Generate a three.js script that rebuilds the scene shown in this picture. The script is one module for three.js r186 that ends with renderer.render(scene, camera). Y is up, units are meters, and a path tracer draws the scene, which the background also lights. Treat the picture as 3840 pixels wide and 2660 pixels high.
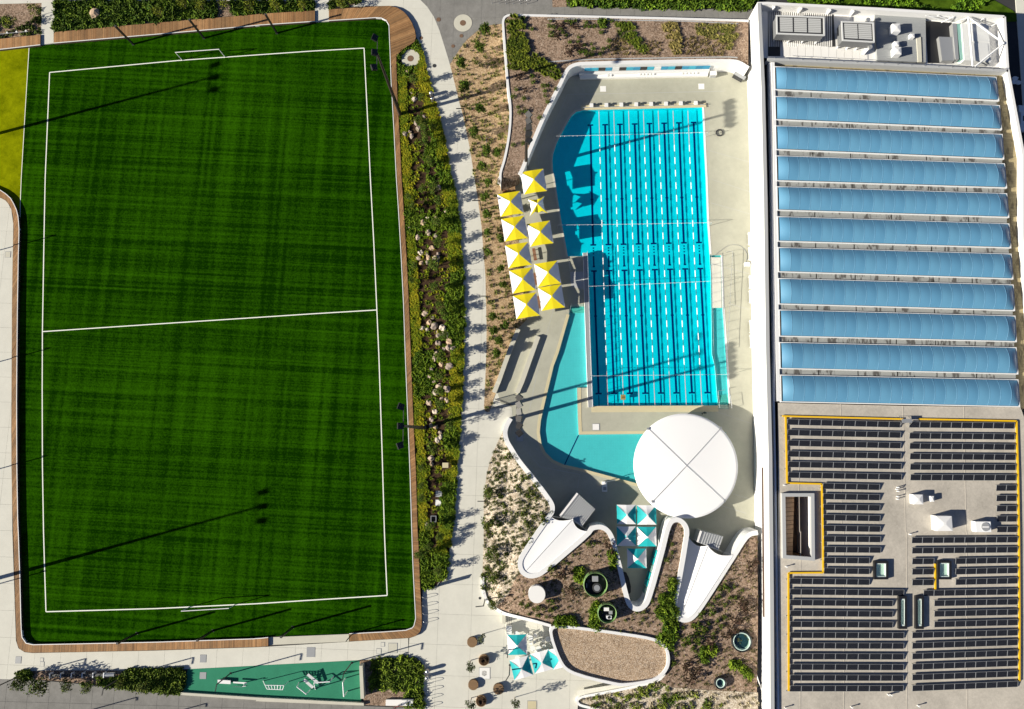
import * as THREE from 'three';
import { mergeGeometries } from 'three/addons/utils/BufferGeometryUtils.js';

// ---------------------------------------------------------------- camera, sky, sun, exposure
const scene = new THREE.Scene();
const HEIGHT = 114;                                   // drone height over the pool deck, metres
const camera = new THREE.PerspectiveCamera(53.48, 3840 / 2660, 1, 2000);
camera.position.set(0, HEIGHT, 0);
camera.up.set(0, 0, -1);
camera.lookAt(-1.73, 0, -13.4);
camera.updateMatrixWorld(true);
camera.updateProjectionMatrix();

const renderer = new THREE.WebGLRenderer({ antialias: true });
renderer.toneMapping = THREE.LinearToneMapping;
renderer.toneMappingExposure = 1.75;
renderer.shadowMap.enabled = true;

const SUN_ELEV = 23.5 * Math.PI / 180, SUN_SIDE = 15.2 * Math.PI / 180;
const sunDir = new THREE.Vector3(-Math.cos(SUN_SIDE) * Math.cos(SUN_ELEV), Math.sin(SUN_ELEV), Math.sin(SUN_SIDE) * Math.cos(SUN_ELEV));
const sun = new THREE.DirectionalLight(new THREE.Color(1.0, 0.93, 0.80), 5);
sun.position.copy(sunDir).multiplyScalar(250);
sun.castShadow = true;
sun.shadow.mapSize.set(4096, 4096);
Object.assign(sun.shadow.camera, { left: -130, right: 130, top: 130, bottom: -130, near: 1, far: 600 });
scene.add(sun); scene.add(sun.target);

{ // clear sky
  const w = 512, h = 256, d = new Float32Array(w * h * 4);
  for (let j = 0; j < h; j++) for (let i = 0; i < w; i++) {
    const el = ((j + 0.5) / h - 0.5) * Math.PI, az = ((i + 0.5) / w - 0.5) * Math.PI * 2;
    const v = new THREE.Vector3(Math.cos(el) * Math.cos(az), Math.sin(el), Math.cos(el) * Math.sin(az));
    const up = Math.max(0, Math.sin(el)), c = Math.max(0, v.dot(sunDir));
    const k = Math.pow(1 - up, 2.6), glow = 0.14 * Math.pow(c, 12) + 0.03 * Math.pow(c, 4);
    const o = (j * w + i) * 4;
    d[o] = 0.020 + 0.060 * k + glow; d[o + 1] = 0.040 + 0.070 * k + glow * 0.9; d[o + 2] = 0.098 + 0.07 * k + glow * 0.72; d[o + 3] = 1;
    if (el < 0) { d[o] = 0.07; d[o + 1] = 0.07; d[o + 2] = 0.068; }
  }
  const t = new THREE.DataTexture(d, w, h, THREE.RGBAFormat, THREE.FloatType);
  t.mapping = THREE.EquirectangularReflectionMapping; t.magFilter = THREE.LinearFilter; t.needsUpdate = true;
  scene.background = t; scene.environment = t;
}

// ---------------------------------------------------------------- helpers
let seed = 12345;
const rnd = () => { seed = (seed * 1664525 + 1013904223) >>> 0; return seed / 4294967296; };
const rr = (a, b) => a + (b - a) * rnd();
const V = (x, y, z) => new THREE.Vector3(x, y, z);
const C = (r, g, b) => new THREE.Color().setRGB(r, g, b);
// site survey: plan mark (u, v) of the aerial plan, 3840 x 2660, to the point of the site at height y
const SURVEY = (() => { const f = V(-1.73, -HEIGHT, -13.4).normalize(), r = V(0, 0, -1).clone().cross(f).negate().normalize(), u = r.clone().cross(f); return { f, r, u, k: Math.tan(26.74 * Math.PI / 180) / 1330 }; })();
function at(u, v, y = 0) {
  const p = SURVEY.f.clone().addScaledVector(SURVEY.r, (u - 1920) * SURVEY.k).addScaledVector(SURVEY.u, (1330 - v) * SURVEY.k);
  p.multiplyScalar((y - HEIGHT) / p.y); p.y += HEIGHT; return p;
}
const P = (c, r, x, y, h = 0) => at(c * 960 + x / 2.4, r * 665 + y / 2.4, h);           // survey sheet c, r
const T = (c, r, h, ...a) => { const o = []; for (let i = 0; i < a.length; i += 2) o.push(P(c, r, a[i], a[i + 1], h)); return o; };
const N = (h, ...a) => { const o = []; for (let i = 0; i < a.length; i += 2) o.push(at(a[i], a[i + 1], h)); return o; };
const lerp = (a, b, t) => a + (b - a) * t;
function smooth(pts, per = 4, closed = false) {
  return new THREE.CatmullRomCurve3(pts, closed, 'centripetal').getPoints((pts.length - (closed ? 0 : 1)) * per).slice(0, closed ? -1 : undefined);
}
const pathLen = pts => pts.reduce((s, p, i) => i ? s + p.distanceTo(pts[i - 1]) : 0, 0);
function resample(pts, n) {
  const L = pathLen(pts), o = []; let i = 1, acc = 0;
  for (let k = 0; k <= n; k++) {
    const t = L * k / n;
    while (i < pts.length - 1 && acc + pts[i].distanceTo(pts[i - 1]) < t) { acc += pts[i].distanceTo(pts[i - 1]); i++; }
    const s = pts[i].distanceTo(pts[i - 1]) || 1;
    o.push(pts[i - 1].clone().lerp(pts[i], Math.min(1, (t - acc) / s)));
  }
  return o;
}
function geo(pos, idx, uv) {
  const g = new THREE.BufferGeometry();
  g.setAttribute('position', new THREE.Float32BufferAttribute(pos, 3));
  g.setAttribute('uv', new THREE.Float32BufferAttribute(uv || pos.flatMap((_, i) => i % 3 ? [] : [pos[i], pos[i + 2]]), 2));
  if (idx) g.setIndex(idx);
  g.computeVertexNormals();
  return g;
}
const flat = g => { const n = g.toNonIndexed(); n.computeVertexNormals(); return n; };
const merge = list => mergeGeometries(list.map(g => { const n = g.index ? g.toNonIndexed() : g; for (const k of Object.keys(n.attributes)) if (!['position', 'normal', 'uv', 'color'].includes(k)) n.deleteAttribute(k); return n; }), false);
const area2 = p => p.reduce((s, a, i) => { const b = p[(i + 1) % p.length]; return s + a.x * b.z - b.x * a.z; }, 0);
// flat polygon, facing up
function poly(pts, holes = [], y = null) {
  const s = pts.map(p => new THREE.Vector2(p.x, p.z)), hs = holes.map(h => h.map(p => new THREE.Vector2(p.x, p.z)));
  if (!THREE.ShapeUtils.isClockWise(s)) { s.reverse(); pts = pts.slice().reverse(); }
  hs.forEach((h, i) => { if (THREE.ShapeUtils.isClockWise(h)) { h.reverse(); holes = holes.slice(); holes[i] = holes[i].slice().reverse(); } });
  const f = THREE.ShapeUtils.triangulateShape(s, hs), all = [...pts, ...holes.flat()], pos = [];
  for (const p of all) pos.push(p.x, y === null ? p.y : y, p.z);
  const idx = [];
  for (const [a, b, c] of f) {
    const A = all[a], B = all[b], D = all[c], cr = (B.x - A.x) * (D.z - A.z) - (D.x - A.x) * (B.z - A.z);
    cr < 0 ? idx.push(a, b, c) : idx.push(a, c, b);
  }
  return geo(pos, idx);
}
// solid slab between two heights
function slab(pts, y0, y1, holes = []) {
  const list = [poly(pts, holes, y1)];
  for (const ring of [pts, ...holes]) {
    const pos = [], uv = []; let run = 0;
    ring.forEach((a, i) => {
      const b = ring[(i + 1) % ring.length], l = Math.hypot(b.x - a.x, b.z - a.z);
      pos.push(a.x, y0, a.z, b.x, y0, b.z, b.x, y1, b.z, a.x, y0, a.z, b.x, y1, b.z, a.x, y1, a.z);
      uv.push(run, y0, run + l, y0, run + l, y1, run, y0, run + l, y1, run, y1); run += l;
    });
    list.push(geo(pos, null, uv));
  }
  return merge(list);
}
// wall of a given width along a line; the line's own heights are its top
function wall(pts, w, yb = 0, closed = false, side = 0) {
  const n = pts.length, Lf = [], Rt = [];
  for (let i = 0; i < n; i++) {
    const p = pts[i], a = pts[closed ? (i + n - 1) % n : Math.max(0, i - 1)], b = pts[closed ? (i + 1) % n : Math.min(n - 1, i + 1)];
    const d1 = V(p.x - a.x, 0, p.z - a.z), d2 = V(b.x - p.x, 0, b.z - p.z);
    if (d1.lengthSq() < 1e-9) d1.copy(d2); if (d2.lengthSq() < 1e-9) d2.copy(d1);
    d1.normalize(); d2.normalize();
    const m = d1.clone().add(d2).normalize(), nx = -m.z, nz = m.x, k = Math.min(2, 1 / Math.max(0.35, m.dot(d1)));
    const l = (0.5 + side / 2) * w * k, r = (0.5 - side / 2) * w * k;
    Lf.push(V(p.x + nx * l, p.y, p.z + nz * l)); Rt.push(V(p.x - nx * r, p.y, p.z - nz * r));
  }
  const pos = [], uv = []; let run = 0;
  const quad = (a, b, c, d, u0, u1, v0, v1) => { pos.push(a.x, a.y, a.z, b.x, b.y, b.z, c.x, c.y, c.z, a.x, a.y, a.z, c.x, c.y, c.z, d.x, d.y, d.z); uv.push(u0, v0, u1, v0, u1, v1, u0, v0, u1, v1, u0, v1); };
  const low = (p, i) => V(p.x, typeof yb === 'function' ? yb(p) : yb, p.z);
  for (let i = 0; i < n - (closed ? 0 : 1); i++) {
    const j = (i + 1) % n, l = pts[i].distanceTo(pts[j]);
    quad(Lf[i], Lf[j], Rt[j], Rt[i], run, run + l, 0, w);
    quad(low(Lf[j]), low(Lf[i]), Lf[i], Lf[j], run + l, run, 0, 1);
    quad(low(Rt[i]), low(Rt[j]), Rt[j], Rt[i], run, run + l, 0, 1);
    run += l;
  }
  if (!closed) for (const i of [0, n - 1]) quad(low(Lf[i]), low(Rt[i]), Rt[i], Lf[i], 0, w, 0, 1);
  return geo(pos, null, uv);
}
const offsetLine = (pts, d) => pts.map((p, i) => { const a = pts[Math.max(0, i - 1)], b = pts[Math.min(pts.length - 1, i + 1)], t = V(b.x - a.x, 0, b.z - a.z).normalize(); return V(p.x - t.z * d, p.y, p.z + t.x * d); });
// flat band painted or laid on a surface
function band(pts, w, y, closed = false) {
  const q = pts.map(p => V(p.x, y, p.z));
  const g = wall(q, w, y - 0.003, closed); return g;
}
const bx = (w, h, d, x = 0, y = 0, z = 0) => new THREE.BoxGeometry(w, h, d).translate(x, y, z);
function bar(a, b, w, h = w) { // square bar from a to b
  const d = b.clone().sub(a), g = new THREE.BoxGeometry(w, h, d.length());
  const m = new THREE.Matrix4().lookAt(a, b, Math.abs(d.y) > 0.98 * d.length() ? V(1, 0, 0) : V(0, 1, 0)).setPosition(a.clone().add(b).multiplyScalar(0.5));
  return g.applyMatrix4(m);
}
function rod(a, b, r, r2 = r, n = 8) {
  const d = b.clone().sub(a), g = new THREE.CylinderGeometry(r2, r, d.length(), n);
  g.applyQuaternion(new THREE.Quaternion().setFromUnitVectors(V(0, 1, 0), d.clone().normalize())).translate((a.x + b.x) / 2, (a.y + b.y) / 2, (a.z + b.z) / 2);
  return g;
}
const cyl = (r, h, x = 0, y = 0, z = 0, n = 24, r2 = r) => new THREE.CylinderGeometry(r2, r, h, n).translate(x, y + h / 2, z);
const pipe = (pts, r, seg = 24) => new THREE.TubeGeometry(new THREE.CatmullRomCurve3(pts), seg, r, 6);
function tint(g, c, jitter = 0) {
  const n = g.attributes.position.count, a = new Float32Array(n * 3), k = 1 + (jitter ? rr(-jitter, jitter) : 0);
  for (let i = 0; i < n; i++) { a[i * 3] = c.r * k; a[i * 3 + 1] = c.g * k; a[i * 3 + 2] = c.b * k; }
  g.setAttribute('color', new THREE.BufferAttribute(a, 3)); return g;
}
function inside(p, ring) {
  let c = false;
  for (let i = 0, j = ring.length - 1; i < ring.length; j = i++) {
    const a = ring[i], b = ring[j];
    if ((a.z > p.z) !== (b.z > p.z) && p.x < (b.x - a.x) * (p.z - a.z) / (b.z - a.z) + a.x) c = !c;
  }
  return c;
}
// part of a ring inside an axis-aligned cell
function clip(ring, x0, x1, z0, z1) {
  const cut = (r, k, lim, s) => {
    const o = [];
    r.forEach((a, i) => {
      const b = r[(i + 1) % r.length], ia = s * (a[k] - lim) <= 0, ib = s * (b[k] - lim) <= 0;
      if (ia) o.push(a);
      if (ia !== ib) { const t = (lim - a[k]) / (b[k] - a[k]); o.push(V(lerp(a.x, b.x, t), lerp(a.y, b.y, t), lerp(a.z, b.z, t))); }
    });
    return o;
  };
  let r = cut(ring, 'x', x1, 1); if (r.length > 2) r = cut(r, 'x', x0, -1); if (r.length > 2) r = cut(r, 'z', z1, 1); if (r.length > 2) r = cut(r, 'z', z0, -1);
  return r.length > 2 && Math.abs(area2(r)) > 1e-3 ? r : null;
}
const box2 = ring => { const b = new THREE.Box3().setFromPoints(ring); return [b.min.x, b.max.x, b.min.z, b.max.z]; };
// ground sheet that follows a height function
function terrain(ring, cell, hf) {
  const [x0, x1, z0, z1] = box2(ring), list = [];
  for (let x = x0; x < x1; x += cell) for (let z = z0; z < z1; z += cell) {
    const r = clip(ring, x, x + cell, z, z + cell);
    if (r) list.push(poly(r.map(p => V(p.x, hf(p.x, p.z), p.z))));
  }
  const g = merge(list), p = g.attributes.position, n = g.attributes.normal, e = 0.3;
  for (let i = 0; i < p.count; i++) {
    const x = p.getX(i), z = p.getZ(i), v = V(hf(x - e, z) - hf(x + e, z), 2 * e, hf(x, z - e) - hf(x, z + e)).normalize();
    n.setXYZ(i, v.x, v.y, v.z);
  }
  return g;
}

// ---------------------------------------------------------------- objects
const used = {};
const numbered = n => { const k = used[n] = (used[n] ?? -1) + 1; return k ? `${n}_${String(k).padStart(3, '0')}` : n; };
function tag(o, label, category, group) { o.userData.label = label; o.userData.category = category; if (group) o.userData.group = group; return o; }
function thing(name, label, category, pos = V(0, 0, 0), group) {
  const o = new THREE.Group(); o.name = numbered(name); o.position.copy(pos); o.origin = pos.clone(); scene.add(o);
  return tag(o, label, category, group);
}
function part(name, g, m, parent, local = false) {
  const o = new THREE.Mesh(g, m); o.name = name; o.origin = parent.origin || V(0, 0, 0);
  if (!local) g.translate(-o.origin.x, -o.origin.y, -o.origin.z);
  parent.add(o); return o;
}
function struct(name, g, m) { const o = new THREE.Mesh(g, m); o.name = numbered(name); o.userData.kind = 'structure'; o.origin = V(0, 0, 0); scene.add(o); return o; }
function copy(o, pos, turn = 0, scale = 1, label, group) {
  const c = o.clone(); c.name = numbered(o.name.replace(/_\d{3}$/, '')); c.position.copy(pos); c.rotation.y = turn;
  Array.isArray(scale) ? c.scale.set(...scale) : c.scale.setScalar(scale); scene.add(c);
  if (label) c.userData.label = label; if (group) c.userData.group = group; return c;
}
function stuff(name, g, m, list, label, category) { // list: [position, turn, scale, colour]
  const o = new THREE.InstancedMesh(g, m, list.length), M = new THREE.Matrix4(), q = new THREE.Quaternion();
  list.forEach(([p, t, s, c], i) => { o.setMatrixAt(i, M.compose(p, q.setFromEuler(new THREE.Euler(rr(-.12, .12), t, rr(-.12, .12))), Array.isArray(s) ? V(...s) : V(s, s, s))); o.setColorAt(i, c); });
  o.name = numbered(name); tag(o, label, category); o.userData.kind = 'stuff'; scene.add(o); return o;
}

// ---------------------------------------------------------------- textures
function noise(n, cx, cy, s) { // tileable value noise
  let q = s * 7919 + 17; const R = () => { q = (q * 1103515245 + 12345) & 0x7fffffff; return q / 0x7fffffff; };
  const g = new Float32Array(cx * cy).map(R), o = new Float32Array(n * n), f = t => t * t * (3 - 2 * t);
  for (let j = 0; j < n; j++) {
    const y = j / n * cy, j0 = Math.floor(y), ty = f(y - j0), r0 = (j0 % cy) * cx, r1 = ((j0 + 1) % cy) * cx;
    for (let i = 0; i < n; i++) {
      const x = i / n * cx, i0 = Math.floor(x), tx = f(x - i0), a = i0 % cx, b = (i0 + 1) % cx;
      o[j * n + i] = lerp(lerp(g[r0 + a], g[r0 + b], tx), lerp(g[r1 + a], g[r1 + b], tx), ty);
    }
  }
  return o;
}
function fbm(n, layers, s) { // layers: [cells x, cells y, weight]
  const o = new Float32Array(n * n); let w = 0;
  layers.forEach(([cx, cy, k], i) => { const a = noise(n, cx, cy, s + i * 13); for (let j = 0; j < o.length; j++) o[j] += a[j] * k; w += k; });
  for (let j = 0; j < o.length; j++) o[j] /= w; return o;
}
function paint(n, metres, fn, srgb = true) { // fn(i) -> [r, g, b] linear
  const d = new Uint8Array(n * n * 4), e = x => Math.max(0, Math.min(255, 255 * (srgb ? (x <= 0.0031308 ? x * 12.92 : 1.055 * Math.pow(Math.max(x, 0), 1 / 2.4) - 0.055) : x)));
  for (let i = 0; i < n * n; i++) { const c = fn(i); d[i * 4] = e(c[0]); d[i * 4 + 1] = e(c[1]); d[i * 4 + 2] = e(c[2]); d[i * 4 + 3] = 255; }
  const t = new THREE.DataTexture(d, n, n); t.wrapS = t.wrapT = THREE.RepeatWrapping; t.magFilter = THREE.LinearFilter; t.minFilter = THREE.LinearMipmapLinearFilter; t.generateMipmaps = true;
  t.repeat.set(1 / metres, 1 / metres); if (srgb) t.colorSpace = THREE.SRGBColorSpace; t.needsUpdate = true; return t;
}
const mixc = (a, b, t) => [lerp(a[0], b[0], t), lerp(a[1], b[1], t), lerp(a[2], b[2], t)];
const clamp = (x, a = 0, b = 1) => Math.max(a, Math.min(b, x));
const std = (r, g, b, rough = 0.8, extra = {}) => new THREE.MeshStandardMaterial({ color: C(r, g, b), roughness: rough, ...extra });
const mapped = (map, rough = 0.9, extra = {}) => new THREE.MeshPhysicalMaterial({ map, roughness: rough, specularIntensity: rough >= .9 ? .15 : .6, ...extra });

// ---------------------------------------------------------------- materials
const n512a = fbm(512, [[6, 6, 1], [17, 17, .7], [47, 47, .5], [131, 131, .5], [256, 256, .5]], 3);
const n512b = fbm(512, [[3, 3, 1], [9, 9, .8], [31, 31, .5], [170, 170, .3]], 21);
const n1k = fbm(1024, [[70, 70, .8], [130, 130, 1], [260, 260, .9], [480, 480, .7]], 40);
const n1kb = fbm(1024, [[4, 4, 1], [11, 11, .8], [30, 30, .6]], 55);
const n1kc = fbm(1024, [[110, 110, 1], [230, 230, 1], [420, 420, .8]], 71);
const chips = (m, dark, mid, light, thr = .62) => paint(1024, m, i => {
  const v = clamp((n1k[i] - .5) * 4.6 + .5), w = clamp((n1kc[i] - thr) * 9), b = clamp((n1kb[i] - .5) * 2 + .5);
  return mixc(mixc(dark, mid, clamp(v * .8 + b * .35)), light, w * .75);
});
const M = {};
M.path = mapped(paint(512, 11, i => { const k = .93 + .16 * (n512a[i] - .5) + .1 * (n512b[i] - .5); return [.66 * k, .648 * k, .57 * k]; }), .85);
M.pathWarm = mapped(paint(512, 13, i => { const k = .93 + .18 * (n512a[i] - .5) + .12 * (n512b[i] - .5); return [.58 * k, .56 * k, .465 * k]; }), .85);
M.poolDeck = mapped(paint(512, 17, i => { const k = .93 + .24 * (n512a[i] - .5) + .3 * (n512b[i] - .5); return [.435 * k, .43 * k, .345 * k]; }), .8);
M.paver = mapped(paint(512, 9, i => { const k = .9 + .5 * (n512a[i] - .5) + .3 * (n512b[i] - .5); return [.250 * k, .244 * k, .228 * k]; }), .9);
M.asphalt = mapped(paint(512, 14, i => { const k = .9 + .5 * (n512a[i] - .5); return [.055 * k, .055 * k, .057 * k]; }), .9);
M.white = std(.76, .76, .75, .6);
M.whiteMetal = std(.82, .83, .83, .35);
M.kerb = std(.80, .79, .76, .6);
M.coping = mapped(paint(512, 6, i => { const k = .95 + .2 * (n512a[i] - .5); return [.60 * k, .53 * k, .34 * k]; }), .6);
M.mulchTan = mapped(chips(15, [.17, .105, .058], [.50, .36, .21], [.80, .64, .44]), .95);
M.mulchBrown = mapped(chips(19, [.085, .057, .038], [.345, .245, .175], [.58, .47, .37], .62), .95);
M.mulchSand = mapped(chips(13, [.20, .15, .10], [.50, .43, .33], [.84, .78, .68], .56), .95);
M.soilDark = mapped(chips(9, [.022, .014, .008], [.075, .045, .026], [.26, .18, .11], .7), .95);
M.gravel = mapped(chips(8, [.10, .062, .036], [.46, .33, .215], [.86, .74, .60], .55), .9);
M.roof = mapped(paint(1024, 38, i => { const k = .9 + .5 * (n1kb[i] - .5) + .3 * (n1kc[i] - .5); return [.49 * k, .452 * k, .39 * k]; }), .8);
M.roofGrey = mapped(paint(512, 11, i => { const k = .93 + .16 * (n512a[i] - .5); return [.33 * k, .345 * k, .35 * k]; }), .6);
{
  const st = fbm(512, [[5, 60, 1], [2, 9, .5], [40, 120, .6]], 91), bl = fbm(512, [[14, 5, 1], [40, 14, .8], [100, 30, .5]], 97);
  M.gutter = mapped(paint(512, 12, i => { const s = clamp((bl[i] - .56) * 7), k = .9 + .3 * (st[i] - .5); return mixc([.33 * k, .34 * k, .325 * k], [.06, .055, .05], s * .85); }), .7);
  M.gutterOchre = mapped(paint(512, 9, i => { const s = clamp((bl[i] - .58) * 6), k = .85 + .5 * (st[i] - .5); return mixc([.36 * k, .30 * k, .17 * k], [.10, .08, .05], s * .7); }), .8);
}
{ // synthetic turf: mowing and brushing marks along and across the pitch
  const n = 2048, rows = fbm(n, [[2, 130, .25], [4, 300, .9], [7, 620, 1.1]], 5), cols = fbm(n, [[70, 3, .5], [200, 5, 1]], 33), grain = fbm(n, [[700, 700, 1], [1000, 1000, 1]], 61), patch = fbm(n, [[5, 7, 1], [13, 17, .7]], 77);
  M.turf = mapped(paint(n, 118, i => {
    const s = (rows[i] - .5) * 1.3 + (cols[i] - .5) * .9 + (grain[i] - .5) * 1.1 + (patch[i] - .5) * .35, k = clamp(.5 + s, 0, 1.4);
    return mixc([.0034, .0225, .0003], [.0200, .0820, .0010], k);
  }), 1, { });
  M.turf.map.rotation = 0.055; M.turf.specularIntensity = 0;
}
M.lawn = mapped(paint(512, 12, i => { const k = clamp(.5 + 1.6 * (n512a[i] - .5) + .5 * (n512b[i] - .5)); return mixc([.10, .125, .001], [.27, .30, .003], k); }), 1, { specularIntensity: 0 });
M.grassVerge = mapped(paint(512, 9, i => { const k = clamp(.5 + 2.2 * (n512a[i] - .5)); return mixc([.022, .048, .002], [.075, .135, .008], k); }), 1);
M.rubber = mapped(paint(512, 7, i => { const k = .93 + .22 * (n512a[i] - .5) + .1 * (n512b[i] - .5); return [.042 * k, .235 * k, .138 * k]; }), .95);
M.line = std(.82, .84, .76, .9);
M.board = mapped(paint(512, 4, i => { const k = .88 + .5 * (n512a[i] - .5); return [k, k, k]; }), .75, { vertexColors: true });
M.boardDark = std(.06, .035, .02, .9);
M.black = std(.012, .012, .013, .5);
M.charcoal = std(.035, .036, .038, .6);
M.grey = std(.30, .31, .32, .5);
M.midGrey = std(.42, .43, .43, .5);
M.steel = std(.55, .56, .57, .3, { metalness: .8 });
M.galv = std(.45, .46, .46, .4, { metalness: .5 });
M.timber = mapped(paint(512, 2, i => { const k = .85 + .6 * (n512a[i] - .5); return [.36 * k, .225 * k, .12 * k]; }), .7);
M.timberPale = mapped(paint(512, 2, i => { const k = .85 + .6 * (n512a[i] - .5); return [.52 * k, .33 * k, .19 * k]; }), .7);
M.timberRed = std(.22, .085, .035, .7);
M.yellow = std(.80, .66, .003, .7);
M.yellowPaint = std(.78, .47, .008, .5);
M.teal = std(.003, .40, .42, .7);
M.fabricWhite = std(.80, .80, .80, .8);
M.membrane = std(.86, .86, .855, .6);
M.green = std(.17, .30, .10, .6);
M.rust = std(.17, .10, .06, .85);
M.poleDark = std(.028, .02, .016, .6);
M.casing = std(.15, .155, .16, .5);
M.brownMesh = std(.075, .04, .026, .8);
M.cabinet = std(.62, .63, .62, .5);
M.glassDark = new THREE.MeshPhysicalMaterial({ color: C(.02, .05, .06), roughness: .08, ior: 1.5 });
M.glassTeal = new THREE.MeshPhysicalMaterial({ color: C(.22, .40, .36), roughness: .12 });
M.navy = std(.004, .018, .12, .4);
M.tileBand = mapped(paint(512, 5, i => { const x = i % 512, y = i >> 9, g = (x % 26 < 1 || y % 26 < 1) ? .86 : 1, k = g * (.94 + .2 * (n512a[i] - .5)); return [.26 * k, .80 * k, .80 * k]; }), .4);
M.tilePale = mapped(paint(512, 5, i => { const x = i % 512, y = i >> 9, g = (x % 26 < 2 || y % 26 < 2) ? .80 : 1, k = g * (.95 + .14 * (n512a[i] - .5)); return [.42 * k, .66 * k, .63 * k]; }), .4);
M.tileStep = std(.36, .47, .37, .5);
M.waterDeep = new THREE.MeshPhysicalMaterial({ color: C(.05, .885, .985), roughness: .03, transmission: 1, thickness: 0, ior: 1.33 });
M.waterShallow = new THREE.MeshPhysicalMaterial({ color: C(.42, .93, .97), roughness: .03, transmission: 1, thickness: 0, ior: 1.33 });
{ const b = paint(512, 7, i => { const v = n512a[i]; return [v, v, v]; }, false); M.waterDeep.bumpMap = b; M.waterDeep.bumpScale = .03; M.waterShallow.bumpMap = b; M.waterShallow.bumpScale = .03; }
M.panel = new THREE.MeshPhysicalMaterial({ color: C(.006, .007, .011), roughness: .35, specularIntensity: .5 });
{ // cell pattern printed on the solar modules
  const n = 256, lines = paint(n, 1, i => { const x = i % n, y = (i / n) | 0, gx = x % (n / 10), gy = y % (n / 6), l = gx < 2 || gy < 3, dot = (gx < 5 || gx > 22) && (gy < 7 || gy > 37); return dot ? [.10, .105, .115] : l ? [.035, .038, .045] : [.005, .006, .010]; });
  M.panel.map = lines; M.panel.color.setRGB(1, 1, 1);
}
M.foil = [];
for (const [r, g, b] of [[.105, .275, .43], [.098, .265, .42], [.112, .288, .44]]) M.foil.push(new THREE.MeshPhysicalMaterial({ color: C(r, g, b), roughness: .42, clearcoat: .3, clearcoatRoughness: .35 }));
M.foilRib = std(.16, .35, .50, .5);
M.leaf = new THREE.MeshPhysicalMaterial({ color: C(1, 1, 1), roughness: .8, specularIntensity: .35, vertexColors: true, side: THREE.DoubleSide });
M.tuft = new THREE.MeshPhysicalMaterial({ color: C(1, 1, 1), roughness: .85, specularIntensity: .3, vertexColors: true, side: THREE.DoubleSide });
M.bark = std(.16, .12, .085, .9);
M.rocks = [std(.46, .33, .22, .85), std(.40, .31, .24, .85), std(.56, .47, .38, .85), std(.30, .24, .20, .85)];

// ---------------------------------------------------------------- the setting: ground, paths, pitch
struct('ground', poly([V(-600, 0, -600), V(600, 0, -600), V(600, 0, 600), V(-600, 0, 600)], [N(0, 2062, 393, 2748, 393, 2800, 1835, 1990, 1835)], -.05), M.asphalt);
struct('ground', poly(N(-1, 2000, 350, 2800, 350, 2830, 1900, 1940, 1900), [], -1), M.asphalt);

// pitch outline, inside of the white edging
const topEdge = [...T(0, 0, 0, -700, 515, 0, 448, 360, 408, 480, 393, 1150, 335, 1800, 280, 2304, 234), ...T(1, 0, 0, 0, 232, 530, 197, 655, 189)];
const topRight = T(1, 0, 0, 655, 189, 1100, 162, 1150, 170, 1180, 195, 1192, 225, 1204, 480, 1217, 800, 1240, 1150, 1262, 1596);
const rightEdge = [...topRight.slice(4), ...T(1, 1, 0, 1280, 300, 1300, 640, 1325, 1130, 1341, 1596), ...T(1, 2, 0, 1365, 600, 1385, 1100, 1400, 1596), ...T(1, 3, 0, 1410, 300, 1425, 600, 1435, 790, 1428, 830, 1404, 862, 1370, 880)];
const botEdge = [...T(1, 3, 0, 1370, 880, 1140, 897, 835, 916, 310, 935, 110, 945), ...T(0, 3, 0, 2304, 958, 1400, 990, 700, 1006, 290, 1013, 240, 1004, 207, 976, 196, 930)];
const leftEdge = [...T(0, 3, 0, 196, 930, 189, 780, 180, 400, 165, 0), ...T(0, 2, 0, 160, 1500, 152, 1000, 150, 400), ...T(0, 1, 0, 153, 1596, 157, 1200, 165, 720, 172, 480, 166, 360, 145, 275, 100, 190, 50, 143, 0, 112, -300, -20, -700, -60)];
const seam = [...T(0, 0, 0, 260, 428, 225, 1000, 190, 1596), ...T(0, 1, 0, 180, 250, 180, 380, 178, 480)];
const pitchRing = [...topEdge.slice(2), ...topRight.slice(1, 4), ...rightEdge, ...botEdge.slice(1), ...leftEdge.slice(1, 13)];
const pitch = struct('sports_pitch', poly([seam[0], ...topEdge.slice(2), ...topRight.slice(1, 4), ...rightEdge, ...botEdge.slice(1), ...leftEdge.slice(1, 12), ...seam.slice(1).reverse()], [], 0), M.turf);
const lawnRing = [...T(0, 0, 0, -700, 515, 0, 448, 260, 430), ...seam.slice(1), ...leftEdge.slice(11)];
struct('lawn', poly(lawnRing, [], .003), M.lawn);
const ribbon = (pts, w, y) => { // flat strip
  const a = offsetLine(pts, w / 2), b = offsetLine(pts, -w / 2), pos = [], idx = [];
  pts.forEach((_, i) => { pos.push(a[i].x, y, a[i].z, b[i].x, y, b[i].z); if (i) idx.push(2 * i - 2, 2 * i - 1, 2 * i, 2 * i, 2 * i - 1, 2 * i + 1); });
  const g = geo(pos, idx); const n = g.attributes.normal; if (n.getY(0) < 0) { g.setIndex(idx.flatMap((_, i) => i % 3 ? [] : [idx[i], idx[i + 2], idx[i + 1]])); g.computeVertexNormals(); } return g;
};
const mark = (pts, w = .16, y = .008) => part('line_marking', ribbon(pts, w, y), M.line, pitch);
const gTL = P(0, 0, 445, 652), gTR = P(1, 0, 972, 433), gBL = P(0, 3, 412, 720), gBR = P(1, 3, 1180, 573);
mark([gTL, P(0, 0, 1600, 545), P(0, 0, 2304, 495), P(1, 0, 500, 460), gTR]);
mark([gBL, P(0, 3, 1400, 692), P(0, 3, 2304, 648), P(1, 3, 600, 609), gBR]);
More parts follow.
